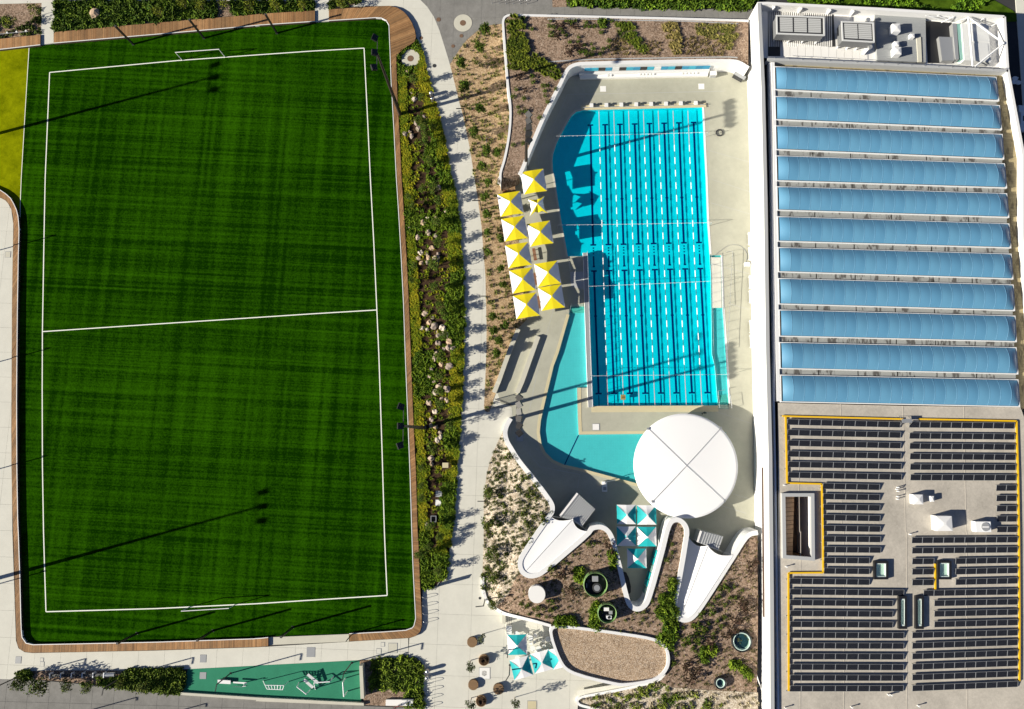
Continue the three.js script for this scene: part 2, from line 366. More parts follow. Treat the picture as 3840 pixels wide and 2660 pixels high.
mark([gTL, P(0, 0, 405, 1596), P(0, 1, 395, 500), P(0, 1, 380, 1390), P(0, 2, 378, 300), P(0, 2, 380, 1000), P(0, 2, 390, 1596), P(0, 3, 400, 350), gBL], .16, .012);
mark([gTR, P(1, 0, 1000, 1000), P(1, 0, 1028, 1596), P(1, 1, 1060, 600), P(1, 1, 1087, 1195), P(1, 2, 1105, 0), P(1, 2, 1135, 900), P(1, 2, 1155, 1596), P(1, 3, 1165, 250), gBR], .16, .012);
mark([P(0, 1, 380, 1390), P(0, 1, 1400, 1322), P(0, 1, 2304, 1263), P(1, 1, 500, 1230), P(1, 1, 1085, 1195)]);
mark(seam, .10, .016);

// timber boardwalks round the pitch
function boardwalk(inner, outer, label, y = .45, cross = .145) {
  const L = (pathLen(inner) + pathLen(outer)) / 2, n = Math.max(4, Math.round(L / cross)), I = resample(inner, n), O = resample(outer, n);
  const w = thing('timber_boardwalk', label, 'boardwalk', V(I[0].x, 0, I[0].z), 'boardwalks round the pitch'), list = [];
  let tone = 1;
  for (let i = 0; i < n; i++) {
    const a = I[i].clone().lerp(I[i + 1], .04), b = I[i].clone().lerp(I[i + 1], .96), c = O[i].clone().lerp(O[i + 1], .96), d = O[i].clone().lerp(O[i + 1], .04);
    tone = clamp(tone + rr(-.12, .12), .8, 1.2);
    const dy = rr(-.006, .006);
    list.push(tint(slab([a, b, c, d], y - .04, y + dy), C(.345, .188, .080), 0));
    const col = list[list.length - 1].attributes.color.array, k = tone * rr(.72, 1.25), g = rr(.94, 1.06); for (let q = 0; q < col.length; q += 3) { col[q] *= k; col[q + 1] *= k * g; col[q + 2] *= k * g * g; }
  }
  const b = part('boards', merge(list), M.board, w); b.userData.kind = 'stuff';
  for (const E of [I, O]) part('bearer', wall(E.filter((_, i) => i % 6 === 0 || i === n).map(p => V(p.x, y - .05, p.z)), .12, E === I ? 0 : -.3), M.boardDark, w);
  part('white_edging', wall(I.filter((_, i) => i % 8 === 0 || i === n).map(p => V(p.x, y + .035, p.z)), .11, y - .3), M.white, w);
  return w;
}
const up = (pts, h = .45) => pts.map(p => V(p.x, h, p.z));
const D = .45;
boardwalk(T(0, 0, D, -700, 508, 0, 444, 360, 403), T(0, 0, D, -700, 412, 0, 350, 360, 313), 'short timber boardwalk beside the white footbridge and lawn');
boardwalk([...T(0, 0, D, 480, 388, 1150, 330, 1800, 274, 2304, 229), ...T(1, 0, D, 0, 227, 528, 192)], [...T(0, 0, D, 480, 290, 1150, 228, 1800, 172, 2304, 130), ...T(1, 0, D, 0, 126, 528, 95)], 'long timber boardwalk behind the goal with white footbridges at both ends');
boardwalk([...T(1, 0, D, 655, 185, 900, 170, 1100, 157, 1150, 165, 1182, 192, 1196, 225)], [...T(1, 0, D, 655, 85, 900, 68, 1200, 52, 1270, 68, 1330, 106, 1365, 145)], 'timber boardwalk corner next to the curving concrete path');
boardwalk([...T(1, 0, D, 1196, 225, 1200, 330, 1205, 440), ...T(1, 0, D, 1208, 520, 1215, 720, 1240, 1150, 1262, 1596), ...T(1, 1, D, 1282, 300, 1302, 640, 1327, 1130, 1343, 1596), ...T(1, 2, D, 1367, 600, 1387, 1100, 1402, 1596), ...T(1, 3, D, 1412, 300, 1427, 600, 1437, 790, 1431, 832, 1406, 866)],
  [...T(1, 0, D, 1365, 145, 1400, 200, 1428, 270, 1438, 330, 1428, 372, 1390, 400, 1320, 430, 1276, 465, 1261, 505, 1263, 600), ...T(1, 0, D, 1272, 900, 1290, 1200, 1308, 1596), ...T(1, 1, D, 1335, 400, 1358, 800, 1375, 1150, 1392, 1596), ...T(1, 2, D, 1415, 600, 1438, 1050, 1453, 1596), ...T(1, 3, D, 1461, 100, 1476, 500, 1490, 750, 1490, 850, 1474, 902)], 'timber boardwalk running along the planted strip with a wide rounded bay');
boardwalk(T(1, 3, D, 1406, 866, 1372, 885, 1140, 902, 838, 918), T(1, 3, D, 1474, 902, 1440, 935, 1380, 955, 842, 986), 'short timber boardwalk by the bicycle hoops and white ramp');
boardwalk([...T(1, 3, D, 108, 952), ...T(0, 3, D, 2304, 963, 1400, 994, 700, 1009, 295, 1017)], [...T(1, 3, D, 108, 1030), ...T(0, 3, D, 2304, 1036, 1400, 1066, 700, 1082, 290, 1088)], 'timber boardwalk along the concrete path opposite the exercise area');
boardwalk([...T(0, 3, D, 295, 1017, 240, 1009, 204, 980, 192, 930, 186, 780, 177, 400, 163, 0), ...T(0, 2, D, 158, 1500, 150, 1000, 148, 400), ...T(0, 1, D, 151, 1596, 155, 1200, 163, 720, 170, 480, 163, 360, 142, 278, 97, 193, 47, 147, 0, 116, -300, -16)],
  [...T(0, 3, D, 290, 1088, 225, 1082, 178, 1060, 155, 1018, 145, 960, 135, 600, 118, 0), ...T(0, 2, D, 113, 1500, 102, 1000, 102, 400), ...T(0, 1, D, 106, 1596, 106, 1200, 113, 720, 121, 450, 114, 340, 90, 255, 50, 207, 0, 180, -300, 60)], 'narrow timber boardwalk beside the lawn and the bare concrete path');

// concrete paths laid in slabs
function slabs(name, ring, w, d, turn, mat, y, gap = .022) {
  const o = struct(name, poly(ring, [], y - .03), M.paver); // dark bed seen in the joints
  const c = ring.reduce((s, p) => s.add(p), V(0, 0, 0)).divideScalar(ring.length), co = Math.cos(turn), si = Math.sin(turn);
  const loc = ring.map(p => V((p.x - c.x) * co + (p.z - c.z) * si, 0, -(p.x - c.x) * si + (p.z - c.z) * co)), [x0, x1, z0, z1] = box2(loc);
  let k = 0;
  for (let x = x0; x < x1; x += w) for (let z = z0; z < z1; z += d) {
    const r = clip(loc, x + gap / 2, x + w - gap / 2, z + gap / 2, z + d - gap / 2);
    if (!r) continue;
    part('slab', slab(r.map(p => V(c.x + p.x * co - p.z * si, y, c.z + p.x * si + p.z * co)), y - .03, y + rr(-.002, .002)), mat, o); k++;
  }
  return o;
}
const pathL = [...T(1, 0, 0, 850, 60, 1200, 52, 1290, 80, 1370, 150, 1420, 250, 1445, 340, 1470, 400, 1520, 560, 1570, 750, 1610, 900, 1650, 1040, 1690, 1200, 1725, 1400, 1757, 1596), ...T(1, 1, 0, 1800, 160, 1825, 350, 1845, 600, 1860, 850, 1870, 1050, 1872, 1300, 1870, 1596), ...T(1, 2, 0, 1862, 250, 1850, 500, 1838, 700, 1820, 900, 1805, 1080, 1790, 1280, 1765, 1596), ...T(1, 3, 0, 1730, 250, 1715, 400, 1690, 440, 1600, 500, 1530, 505)];
const pathR = [...T(1, 0, 0, 1300, -150, 1470, -10, 1540, 60, 1600, 150, 1650, 270, 1700, 430, 1745, 580, 1790, 760, 1830, 920, 1862, 1040, 1897, 1200, 1927, 1350, 1965, 1596), ...T(1, 1, 0, 2000, 220, 2030, 450, 2050, 700, 2065, 900, 2070, 1150, 2075, 1350, 2073, 1596), ...T(1, 2, 0, 2062, 250, 2052, 470, 2060, 510, 2085, 520)];
const plazaR = [...T(1, 2, 0, 2140, 420, 2300, 470, 2310, 560, 2262, 640, 2220, 700, 2170, 800, 2110, 950, 2075, 1080, 2055, 1300, 2050, 1596), ...T(1, 3, 0, 2050, 100, 2038, 380, 2045, 520, 2080, 630, 2230, 742, 2304, 760), ...T(2, 3, 0, 350, 860, 600, 1000, 1300, 1330, 600, 1500, 590, 1600, 600, 1800)];
const plazaBot = [...T(1, 3, 0, 1500, 1800, 1508, 1250, 1495, 1180, 1450, 1135)];
const central = [...T(1, 0, 0, 800, -150), ...pathL.slice(0, -2), ...T(1, 3, 0, 1500, 520, 1490, 700, 1490, 860, 1470, 905, 1420, 945, 1380, 955, 1370, 1130), ...plazaBot.slice().reverse(), ...plazaR.slice().reverse(), ...pathR.slice().reverse()];
slabs('concrete_path', central, 5.2, 4.6, .03, M.path, .02);
slabs('concrete_path', [...T(1, 3, 0, 1370, 950, 1370, 1132, 930, 1155, 0, 1205), ...T(0, 3, 0, 1650, 1238, 1180, 1250, 300, 1252, 170, 1275, 150, 1330, -100, 1322, -900, 1322, -900, -2000), ...T(0, 1, 0, -400, 50, 0, 170, 60, 215, 100, 290, 118, 420, 112, 800, 104, 1596), ...T(0, 2, 0, 100, 700, 110, 1596), ...T(0, 3, 0, 130, 600, 142, 980, 165, 1050, 220, 1084, 290, 1092, 1400, 1070, 2304, 1040), ...T(1, 3, 0, 108, 1034, 840, 990)], 4.1, 4.1, .03, M.path, .02);
slabs('paved_road', [...T(0, 3, 0, -900, 1318, -100, 1318, 230, 1328, 640, 1362, 1180, 1420, 1640, 1462, 2304, 1516), ...T(1, 3, 0, 970, 1568, 1500, 1590, 1500, 1900), ...T(0, 3, 0, -900, 1900)], 3.4, 3.4, .02, M.paver, .016, .03);
slabs('paved_road', [...T(1, 0, 0, 1300, -300, 1470, -10, 1540, 60, 1600, 150, 1650, 270, 1700, 430, 1745, 580, 1790, 510, 1840, 430, 1900, 355, 1990, 280, 2060, 240, 2115, 225, 2215, 215, 2240, 130), ...T(2, 0, 0, 0, 135, 1000, 158, 2160, 185, 2260, -100, 2130, 90, 1500, 75, 800, 62, 480, 60, 380, 65, 365, -300)], 2.4, 2.4, .02, M.paver, .012, .022);
struct('concrete_path', poly(N(-.006, 1790, 1370, 1985, 1150, 2000, 1180, 1930, 1500, 1930, 1700, 1830, 1600), [], -.006), M.path);
struct('concrete_path', poly(N(-.006, 1840, 640, 1960, 600, 1990, 900, 1900, 900), [], -.006), M.pathWarm);
struct('planting_bed', poly(T(2, 0, 0, 360, -100, 365, 66, 490, 62, 500, -100), [], .04), M.mulchBrown);
struct('road', poly(N(-.02, 3560, -250, 4300, -250, 4300, 3000, 3560, 3000)), M.asphalt);
struct('footpath', slab(N(0, 3795, -200, 3812, 60, 3822, 200, 3850, 640, 4000, 640, 4000, -200), -.1, .1), M.path);
struct('grass_verge', poly([...N(.08, 2960, -120, 3440, -120, 3720, -5, 3800, 40, 3822, 62, 3825, 80, 3560, 90, 3100, 90, 2960, 70)]), M.grassVerge);

// mulch gardens at path level
const mulchRing = [...T(1, 0, .05, 2225, 213, 2115, 225, 2060, 240, 1990, 280, 1900, 355, 1840, 430, 1790, 510, 1745, 580), ...pathR.slice(7), ...N(.05, 1836, 1545, 1850, 1500, 1889, 1390, 1940, 1235, 1975, 1200, 1985, 1120, 1940, 880, 1895, 720), ...T(1, 0, .05, 2200, 1596, 2260, 1300, 2290, 1000, 2270, 750, 2240, 350)];
struct('mulch_bed', poly(mulchRing, [], .03), M.mulchTan);
const stripRing = [...T(1, 0, .05, 1440, 380, 1390, 402, 1320, 434, 1278, 468, 1262, 510, 1272, 900, 1308, 1596), ...T(1, 1, .05, 1335, 400, 1358, 800, 1375, 1150, 1392, 1596), ...T(1, 2, .05, 1415, 600, 1438, 1050, 1453, 1596), ...T(1, 3, .05, 1461, 100, 1476, 500, 1480, 510, 1540, 508), ...pathL.slice(6, -1).reverse()];
struct('planting_bed', poly(stripRing, [], .03), M.soilDark);
const bedNW = T(0, 0, .1, -700, 100, 0, 35, 370, 25, 372, 270, 360, 310, 0, 345, -700, 400), bedN = [...T(0, 0, .1, 490, 20, 900, 5, 2304, 5), ...T(1, 0, .1, 528, 5, 528, 95, 0, 124), ...T(0, 0, .1, 1800, 168, 1150, 226, 490, 288)], bedNE = T(1, 0, .1, 655, 0, 1020, -40, 840, 60, 655, 82);
for (const b of [bedNW, bedN, bedNE]) struct('planting_bed', poly(b, [], .04), M.mulchBrown);
struct('concrete_path', slab([...T(0, 0, .1, -700, -200, 2304, -200), ...T(1, 0, .1, 850, -200, 850, 55, 1020, -30, 528, 8), ...T(0, 0, .1, 2304, 2, 900, 2, 490, 14, 375, 24, 0, 32, -700, 100)], -.05, .025), M.path);
struct('concrete_path', slab(T(0, 0, .2, 372, 20, 490, 12, 488, 290, 480, 388, 362, 404, 366, 310), 0, .2), M.path);
struct('concrete_path', slab(T(1, 0, .2, 530, 0, 655, 0, 655, 190, 530, 197), 0, .2), M.path);
struct('ramp_paving', slab(T(1, 3, .1, 112, 950, 835, 921, 838, 988, 112, 1020), 0, .14), M.pathWarm);
const bedSW = [...T(0, 3, .1, 170, 1262, 450, 1250, 1180, 1250, 1650, 1240, 1660, 1330, 1625, 1455, 1180, 1412, 640, 1355, 250, 1325, 165, 1300)], bedS = T(1, 3, .1, 932, 1160, 1410, 1132, 1460, 1150, 1500, 1195, 1505, 1585, 970, 1560, 965, 1510, 932, 1210);
for (const b of [bedSW, bedS]) struct('planting_bed', poly(b, [], .04), M.mulchBrown);
struct('rubber_playground', poly([...T(0, 3, .1, 1640, 1445, 1655, 1330, 1690, 1238, 2304, 1208), ...T(1, 3, .1, 0, 1206, 930, 1158, 945, 1535, 0, 1490), ...T(0, 3, .1, 2304, 1480)], [], .028), M.rubber);

// ---------------------------------------------------------------- pools
const WATER = -.10, DEEP = -.85, SHALLOW = -.42;
const mainPool = [...T(2, 0, 0, 640, 990, 1715, 966, 1728, 1300, 1745, 1596), ...T(2, 1, 0, 1758, 400, 1780, 700, 1790, 900, 1800, 1596), ...T(2, 2, 0, 1825, 100, 1855, 466, 715, 472, 700, 0), ...T(2, 1, 0, 690, 1200, 668, 690, 645, 712, 500, 712, 480, 600, 450, 440, 410, 200, 380, 0), ...T(2, 0, 0, 368, 1540, 362, 1450, 370, 1385, 400, 1295, 440, 1215, 480, 1140, 530, 1052, 575, 1008)];
const rampPool = [...T(2, 1, 0, 1781, 702, 1882, 702, 1895, 1150, 1925, 1596), ...T(2, 2, 0, 1938, 200, 1952, 440, 1952, 490, 1857, 490, 1856, 464, 1826, 100), ...T(2, 1, 0, 1801, 1596, 1791, 900)];
const playPool = [...T(2, 1, 0, 520, 1150, 655, 1145, 672, 1596), ...T(2, 2, 0, 680, 60, 682, 300, 585, 300, 592, 560, 600, 722, 1170, 716, 1930, 700, 1900, 1000, 1600, 1180, 1130, 1165, 600, 1022, 470, 996, 370, 950, 300, 882, 262, 802, 246, 700, 256, 595, 300, 405, 372, 100), ...T(2, 1, 0, 415, 1580, 510, 1235)];
const stepPool = T(2, 1, 0, 501, 714, 646, 714, 650, 850, 520, 850);
function pool(name, ring, depth, tile, water, waterName) {
  const o = struct(name, poly(ring, [], depth), tile);
  const side = wall(ring.map(p => V(p.x, .0, p.z)), .02, depth, true); part('side_wall', side, tile, o);
  struct(waterName, poly(ring, [], WATER), water);
  return o;
}
const basin = pool('lap_pool', mainPool, DEEP, M.tileBand, M.waterDeep, 'pool_water');
pool('ramp_pool', rampPool, SHALLOW, M.tilePale, M.waterShallow, 'pool_water');
const play = pool('leisure_pool', playPool, SHALLOW, M.tilePale, M.waterShallow, 'pool_water');
part('lane_mark', ribbon(T(2, 2, SHALLOW, 598, 728, 540, 850, 474, 992), .16, SHALLOW + .02), M.navy, play);
// pool floor markings
for (let i = 0; i < 8; i++) {
  const a = [1920 + (705 + 132.8 * i) / 2.4, (1127 - 3.4 * i) / 2.4], b = [1920 + (780 + 140 * i) / 2.4, 1330 + (352 - 1.2 * i) / 2.4];
  const q = v => { const t = (v - a[1]) / (b[1] - a[1]); return at(lerp(a[0], b[0], t) + 7 * Math.sin(t * Math.PI) * -.45, v, DEEP); };
  const line = (v0, v1, w) => part('lane_line', ribbon([q(v0), q((v0 + v1) / 2), q(v1)], w, DEEP + .015), M.navy, basin);
  const tee = (v, w, t = .26) => { const c = q(v), d = q(b[1]).sub(q(a[1])).normalize(), s = V(-d.z, 0, d.x); part('lane_cross', ribbon([c.clone().addScaledVector(s, -w), c.clone().addScaledVector(s, w)], t, DEEP + .02), M.navy, basin); };
  const sh = i * -1.3;
  line(a[1], 919 + sh, .32); tee(a[1], .47); tee(748 + sh * .9, .24); tee(919 + sh, .47);
  for (const v of [931, 941, 952]) tee(v + sh, .11, .22);
  line(961 + sh, 998 + sh, .24); tee(1000 + sh, .2); line(1017 + sh, b[1], .32); tee(1017 + sh, .47); tee(1186 + sh * .5, .24); tee(b[1], .5);
  line(b[1] + 6, 1523, .12);
}
// pool deck
const northIn = T(2, 0, 0, 2130, 600, 2045, 552, 1980, 545, 600, 575, 545, 595, 492, 642, 462, 702, 300, 1005, 150, 1352, 60, 1560);
const deckRing = [...T(2, 0, 0, 2150, 560, 1980, 530, 600, 555, 480, 620, 300, 985, 60, 1545), ...N(0, 1918, 690, 1905, 760, 1960, 1130, 1972, 1200, 1942, 1236, 1890, 1390, 1862, 1462, 1880, 1520, 1892, 1570, 1890, 1625, 1905, 1680, 2000, 1800, 2060, 1900), ...T(2, 3, 0, 300, 100, 60, 300, 150, 420, 700, 20, 860, 60, 1050, 690, 1230, 680, 1400, 200, 1450, -60, 1540, 0, 1460, 700, 1560, 820, 1700, 700, 2100, 60, 2240, 40), ...N(0, 2870, 1800, 2856, 1330, 2846, 800, 2838, 300)];
const poolHoles = [[...mainPool.slice(0, 6), ...rampPool.slice(1, 8), ...mainPool.slice(9)], playPool, T(2, 1, 0, 501, 716, 646, 716, 650, 850, 520, 850)];
const deck = struct('pool_deck', poly(deckRing, poolHoles.slice(0, 2), .0), M.poolDeck);
for (const l of [T(2, 0, 0, 500, 850, 1200, 838, 1920, 820), T(2, 0, 0, 500, 850, 400, 1080, 235, 1390, 240, 1490), T(2, 1, 0, 2140, 130, 1800, 20), T(2, 1, 0, 2145, 330, 1790, 230), [...T(2, 1, 0, 380, 1170, 260, 1596), ...T(2, 2, 0, 140, 580)], T(2, 2, 0, 590, 1200, 610, 1080, 250, 1010, 100, 820), T(2, 2, 0, 1830, 510, 2150, 620), T(2, 2, 0, 1990, 1255, 2140, 1300), T(2, 2, 0, 1880, 1360, 2110, 1430), T(2, 0, 0, 1760, 1350, 2140, 1460), T(2, 1, 0, 1800, 780, 2140, 870), T(2, 1, 0, 1960, 1140, 2140, 1190)])
  part('expansion_joint', ribbon(l, .05, .004), M.midGrey, deck);
const lip = (pts, w, mat = M.coping, y = .03) => struct('pool_coping', wall(pts.map(p => V(p.x, y, p.z)), w, -.05), mat);
lip([...T(2, 2, 0, 715, 492, 1857, 487)], 1.0);
lip([...T(2, 0, 0, 1722, 966, 1738, 1300, 1753, 1596), ...T(2, 1, 0, 1768, 400, 1788, 690)], .3, M.white);
lip([...T(2, 1, 0, 1890, 702, 1903, 1150, 1934, 1596), ...T(2, 2, 0, 1946, 200, 1960, 440)], .3, M.white);
lip([...T(2, 1, 0, 495, 720, 474, 600, 444, 440, 404, 200, 374, 0), ...T(2, 0, 0, 361, 1540, 355, 1450, 363, 1383, 393, 1290, 433, 1210, 473, 1135, 523, 1045, 570, 999, 640, 985)], .3, M.pathWarm);
lip([...T(2, 1, 0, 505, 1235, 406, 1580), ...T(2, 2, 0, 362, 100, 290, 402, 246, 594, 236, 700, 252, 806, 292, 890, 364, 960, 466, 1006, 600, 1034, 1130, 1176)], .48);
lip([...T(2, 2, 0, 610, 300, 612, 560, 618, 705, 1170, 700, 1900, 688)], .45);
// steps and ramp between the pools
for (let k = 0; k < 7; k++) struct('pool_step', slab([P(2, 1, 503 + k * 2.4, 714 + k * 19), P(2, 1, 646, 714 + k * 19), P(2, 1, 647, 733 + k * 19), P(2, 1, 505 + k * 2.4, 733 + k * 19)], DEEP - .05, -.72 + k * .1), M.tileStep);
struct('ramp_landing', slab(T(2, 1, 0, 522, 852, 652, 850, 656, 1012, 535, 985), -.2, .02), M.midGrey);
struct('ramp_landing', slab(T(2, 1, 0, 530, 1036, 656, 1034, 658, 1144, 525, 1150), -.2, -.02), M.midGrey);
for (let k = 0; k < 5; k++) struct('pool_step', slab([P(2, 1, 524, 1150 + k * 14), P(2, 1, 650, 1148 + k * 14), P(2, 1, 650, 1162 + k * 14), P(2, 1, 520, 1164 + k * 14)], SHALLOW - .05, -.06 - k * .06), M.tileStep);
for (let k = 0; k < 5; k++) struct('pool_step', slab([P(2, 2, 587, 300 + k * 13), P(2, 2, 682, 300 + k * 13), P(2, 2, 683, 313 + k * 13), P(2, 2, 588, 313 + k * 13)], SHALLOW - .05, -.36 + k * .06), M.tileStep);
for (let k = 0; k < 7; k++) struct('pool_step', slab([P(2, 2, 1842 + k * 2, 362 + k * 18), P(2, 2, 1950, 362 + k * 18), P(2, 2, 1951, 380 + k * 18), P(2, 2, 1844 + k * 2, 380 + k * 18)], SHALLOW - .05, -.36 + k * .055), M.tileStep);
struct('ramp_floor', slab(T(2, 1, 0, 1790, 720, 1880, 720, 1890, 1175, 1803, 1175), SHALLOW - .1, -.06), M.path);

// ---------------------------------------------------------------- raised gardens and their white walls
const HN = 2.8;
const northOut = [...smooth(T(1, 0, HN + .12, 2200, 1640, 2200, 1560, 2232, 1450, 2264, 1300, 2286, 1130, 2289, 960, 2268, 780, 2247, 520, 2226, 260, 2224, 190, 2238, 155, 2270, 138, 2310, 134), 3), ...T(2, 0, HN + .12, 600, 146, 1300, 162, 2130, 186)];
northOut.unshift(at(1869, 674, 2.2), at(1875, 660, 2.6));
const northRim = smooth([at(1948, 655, HN + .2), ...T(2, 0, HN + .2, 90, 1530, 150, 1375, 300, 1020, 440, 745, 480, 660, 520, 605, 590, 577, 700, 570, 1300, 556, 1960, 548, 2040, 560, 2130, 612)], 3);
const northRing = [...northOut, ...northRim.slice().reverse()];
struct('garden_roof', terrain(northRing, 4, () => HN), M.mulchBrown);
struct('garden_slope', geo([...[northOut[0], northOut[1], northRim[0]].flatMap(p => [p.x, HN - .05, p.z]), ...at(1890, 722, 0).toArray(), ...at(1948, 690, 0).toArray()], [0, 3, 2, 2, 3, 4, 0, 2, 1]), M.mulchBrown);
const wN = thing('garden_wall', 'thin white wall edging the raised garden beside the mulch trees', 'wall', V(northOut[20].x, 0, northOut[20].z));
part('wall_body', wall(northOut, .38, 0), M.white, wN);
const wN2 = thing('garden_wall', 'tall white wall curving round the deep end of the lap pool', 'wall', V(northRim[10].x, 0, northRim[10].z));
part('wall_body', wall(northRim, .62, 0), M.white, wN2);
part('concrete_kerb', merge([wall([...T(2, 0, HN + .06, 300, 558, 500, 545, 800, 530, 1300, 522, 1950, 512, 2030, 518)], .18, HN), wall(T(2, 0, HN + .06, 320, 172, 600, 168, 1000, 180, 1600, 190, 2040, 212), .16, HN)]), M.midGrey, wN2);

// south garden: a planted roof that climbs from the path
const hpts = [[-264, 380, .1], [-254, 0, .1], [-254, -296, .1], [-229, -516, .1], [-194, -646, .15], [-134, -796, .3], [-84, -896, .6], [-259, 500, .2], [-224, 620, .6], [-74, 730, 2.0], [0, 745, 2.6], [180, 790, 3.2], [350, 845, 3.5], [-40, -830, 1.0], [60, -640, 2.0], [200, -466, 2.9], [340, -276, 3.4], [335, -140, 3.5], [68, 310, 3.4], [-50, 500, 2.4], [100, 500, 3.3], [300, 700, 3.5], [400, 300, 3.5], [700, 300, 3.5], [900, 700, 3.5], [1400, 600, 3.5], [1900, 500, 3.5], [2200, 100, 3.5], [2200, 900, 3.5], [2200, 1440, 3.3], [1450, 1300, 3.4], [-100, 200, 1.2], [-100, -200, 1.4], [0, -100, 2.2], [150, 0, 3.1], [100, -300, 2.5], [-100, -500, 1.0], [1700, 1100, 3.5], [1800, 1420, 3.2]].map(([x, y, h]) => [P(2, 3, x, y, h), h]);
function hSouth(x, z) { let s = 0, w = 0; for (const [p, h] of hpts) { const d = (p.x - x) ** 2 + (p.z - z) ** 2 + .6, k = 1 / (d * d); s += h * k; w += k; } return s / w; }
const on = (hf, u, v) => { let p = at(u, v, 2); for (let i = 0; i < 4; i++) p = at(u, v, hf(p.x, p.z)); return p; };
const S = (...a) => { const o = []; for (let i = 0; i < a.length; i += 2) o.push(on(hSouth, 1920 + a[i] / 2.4, 1995 + a[i + 1] / 2.4)); return o; };
const serpPts = [[-12, -1020, 1.05], [-45, -962, 1.05], [-62, -900, 1.1], [-48, -820, 1.4], [0, -735, 1.8], [60, -640, 2.3], [200, -466, 3.1], [325, -300, 3.55], [362, -235, 3.65], [360, -180, 3.7], [335, -140, 3.75], [230, 10, 3.75], [105, 200, 3.75], [76, 258, 3.75], [74, 315, 3.75], [98, 366, 3.75], [150, 396, 3.75], [208, 394, 3.75], [262, 372, 3.75], [480, 195, 3.75], [690, 10, 3.75], [720, -28, 3.75], [765, -42, 3.75], [820, -36, 3.75], [868, 0, 3.75], [901, 60, 3.75], [927, 152, 3.75], [970, 320, 3.75], [1036, 600, 3.75], [1062, 660, 3.75], [1108, 694, 3.75], [1160, 690, 3.75], [1204, 655, 3.75], [1232, 600, 3.75], [1357, 159, 3.75], [1412, -50, 3.75], [1446, -98, 3.75], [1498, -106, 3.75], [1545, -76, 3.75], [1574, -16, 3.75], [1561, 115, 3.75], [1503, 451, 3.75], [1464, 660, 3.75], [1470, 735, 3.75], [1506, 782, 3.75], [1555, 796, 3.75], [1603, 784, 3.75], [1650, 745, 3.75], [1720, 650, 3.75], [2000, 215, 3.75], [2105, 55, 3.75], [2150, 20, 3.75], [2215, 8, 3.75]];
const serp = smooth(serpPts.map(([x, y, h]) => P(2, 3, x, y, h)), 3);
const sandSplit = S(60, 360, -30, 560, -150, 690);
const sLeft = S(-224, 626, -259, 505, -266, 380, -254, 100, -254, -296, -229, -516, -194, -646, -134, -796, -84, -896);
const serpSand = serp.slice(0, 13 * 3 + 4), serpBrown = serp.slice(13 * 3 + 3);
const sandRing = [...serpSand, ...sandSplit, ...sLeft];
const botLine = S(-150, 690, -74, 738, 0, 756, 180, 800, 350, 850, 430, 850, 1000, 918, 1280, 968, 1360, 1010, 1410, 1080, 1425, 1160, 1400, 1270, 1330, 1350, 1450, 1400, 1800, 1425, 2200, 1445);
const brownRing = [...serpBrown, ...S(2215, 700, 2205, 1445), ...botLine.slice().reverse(), ...sandSplit.slice(0, 2).reverse()];
struct('garden_roof', terrain(sandRing, 1.2, hSouth), M.mulchSand);
struct('garden_roof', terrain(brownRing, 2.4, hSouth), M.mulchBrown);
const wS = thing('garden_wall', 'winding white wall round the shade sails and the courtyard', 'wall', V(serp[60].x, 0, serp[60].z));
part('wall_body', wall(serp, .72, 0), M.white, wS);
const wS2 = thing('garden_wall', 'low white wall edging the sandy garden beside the cafe tables', 'wall', P(2, 3, -224, 626, 0));
part('wall_body', wall(smooth([P(2, 3, -262, 400, .35), P(2, 3, -259, 505, .5), P(2, 3, -224, 626, .9), P(2, 3, -150, 690, 1.6), P(2, 3, -74, 735, 2.3), P(2, 3, 0, 756, 2.85), P(2, 3, 180, 800, 3.5), P(2, 3, 350, 848, 3.72)], 4), .42, p => p.z > 44 ? hSouth(p.x, p.z) - .9 : 0), M.white, wS2);
// gravel roof of the cafe
const gravelOut = smooth(T(2, 3, 3.8, 352, 890, 374, 862, 430, 855, 1000, 922, 1270, 970, 1345, 1005, 1392, 1062, 1410, 1150, 1396, 1225, 1345, 1292, 1270, 1335, 1000, 1378, 900, 1364, 560, 1275, 475, 1222, 427, 1145, 388, 1050, 357, 950), 3, true);
const cafe = thing('cafe_building', 'low cafe with an egg-shaped gravel roof and white rim', 'building', P(2, 3, 900, 1130, 0));
part('gravel_roof', poly(gravelOut, [], 3.42), M.gravel, cafe);
part('roof_rim', wall(gravelOut, .42, 2.7, true), M.white, cafe);
part('soffit', slab(gravelOut, 2.72, 2.8), M.white, cafe);
part('wall_body', wall(smooth(T(2, 3, 2.75, 640, 950, 1000, 1010, 1250, 1060, 1320, 1150, 1250, 1250, 1000, 1290, 720, 1220, 620, 1080), 3, true), .3, 0, true), M.glassDark, cafe);
// planted ramp bed at the foot of the cafe
const hRamp = (x, z) => clamp(lerp(.7, 3.1, (x - at(2180, 2630, 1).x) / 26), .6, 3.2);
const onR = (...a) => { const o = []; for (let i = 0; i < a.length; i += 2) o.push(on(hRamp, 1920 + a[i] / 2.4, 1995 + a[i + 1] / 2.4)); return o; };
const rampRing = onR(612, 1545, 604, 1520, 625, 1502, 800, 1462, 1000, 1425, 1280, 1358, 1400, 1310, 1450, 1402, 1800, 1428, 2215, 1448, 2215, 1800, 900, 1700);
struct('garden_bed', terrain(rampRing, 1.6, hRamp), M.mulchSand);
const wR = thing('garden_wall', 'white planter wall with a rounded nose below the gravel roof', 'wall', onR(600, 1520)[0].setY(0));
part('wall_body', wall(smooth(onR(1000, 1650, 830, 1606, 640, 1566, 596, 1545, 588, 1515, 612, 1492, 800, 1452, 1000, 1412, 1280, 1346, 1385, 1292), 3).map(p => V(p.x, p.y + .22, p.z)), .36, 0), M.white, wR);
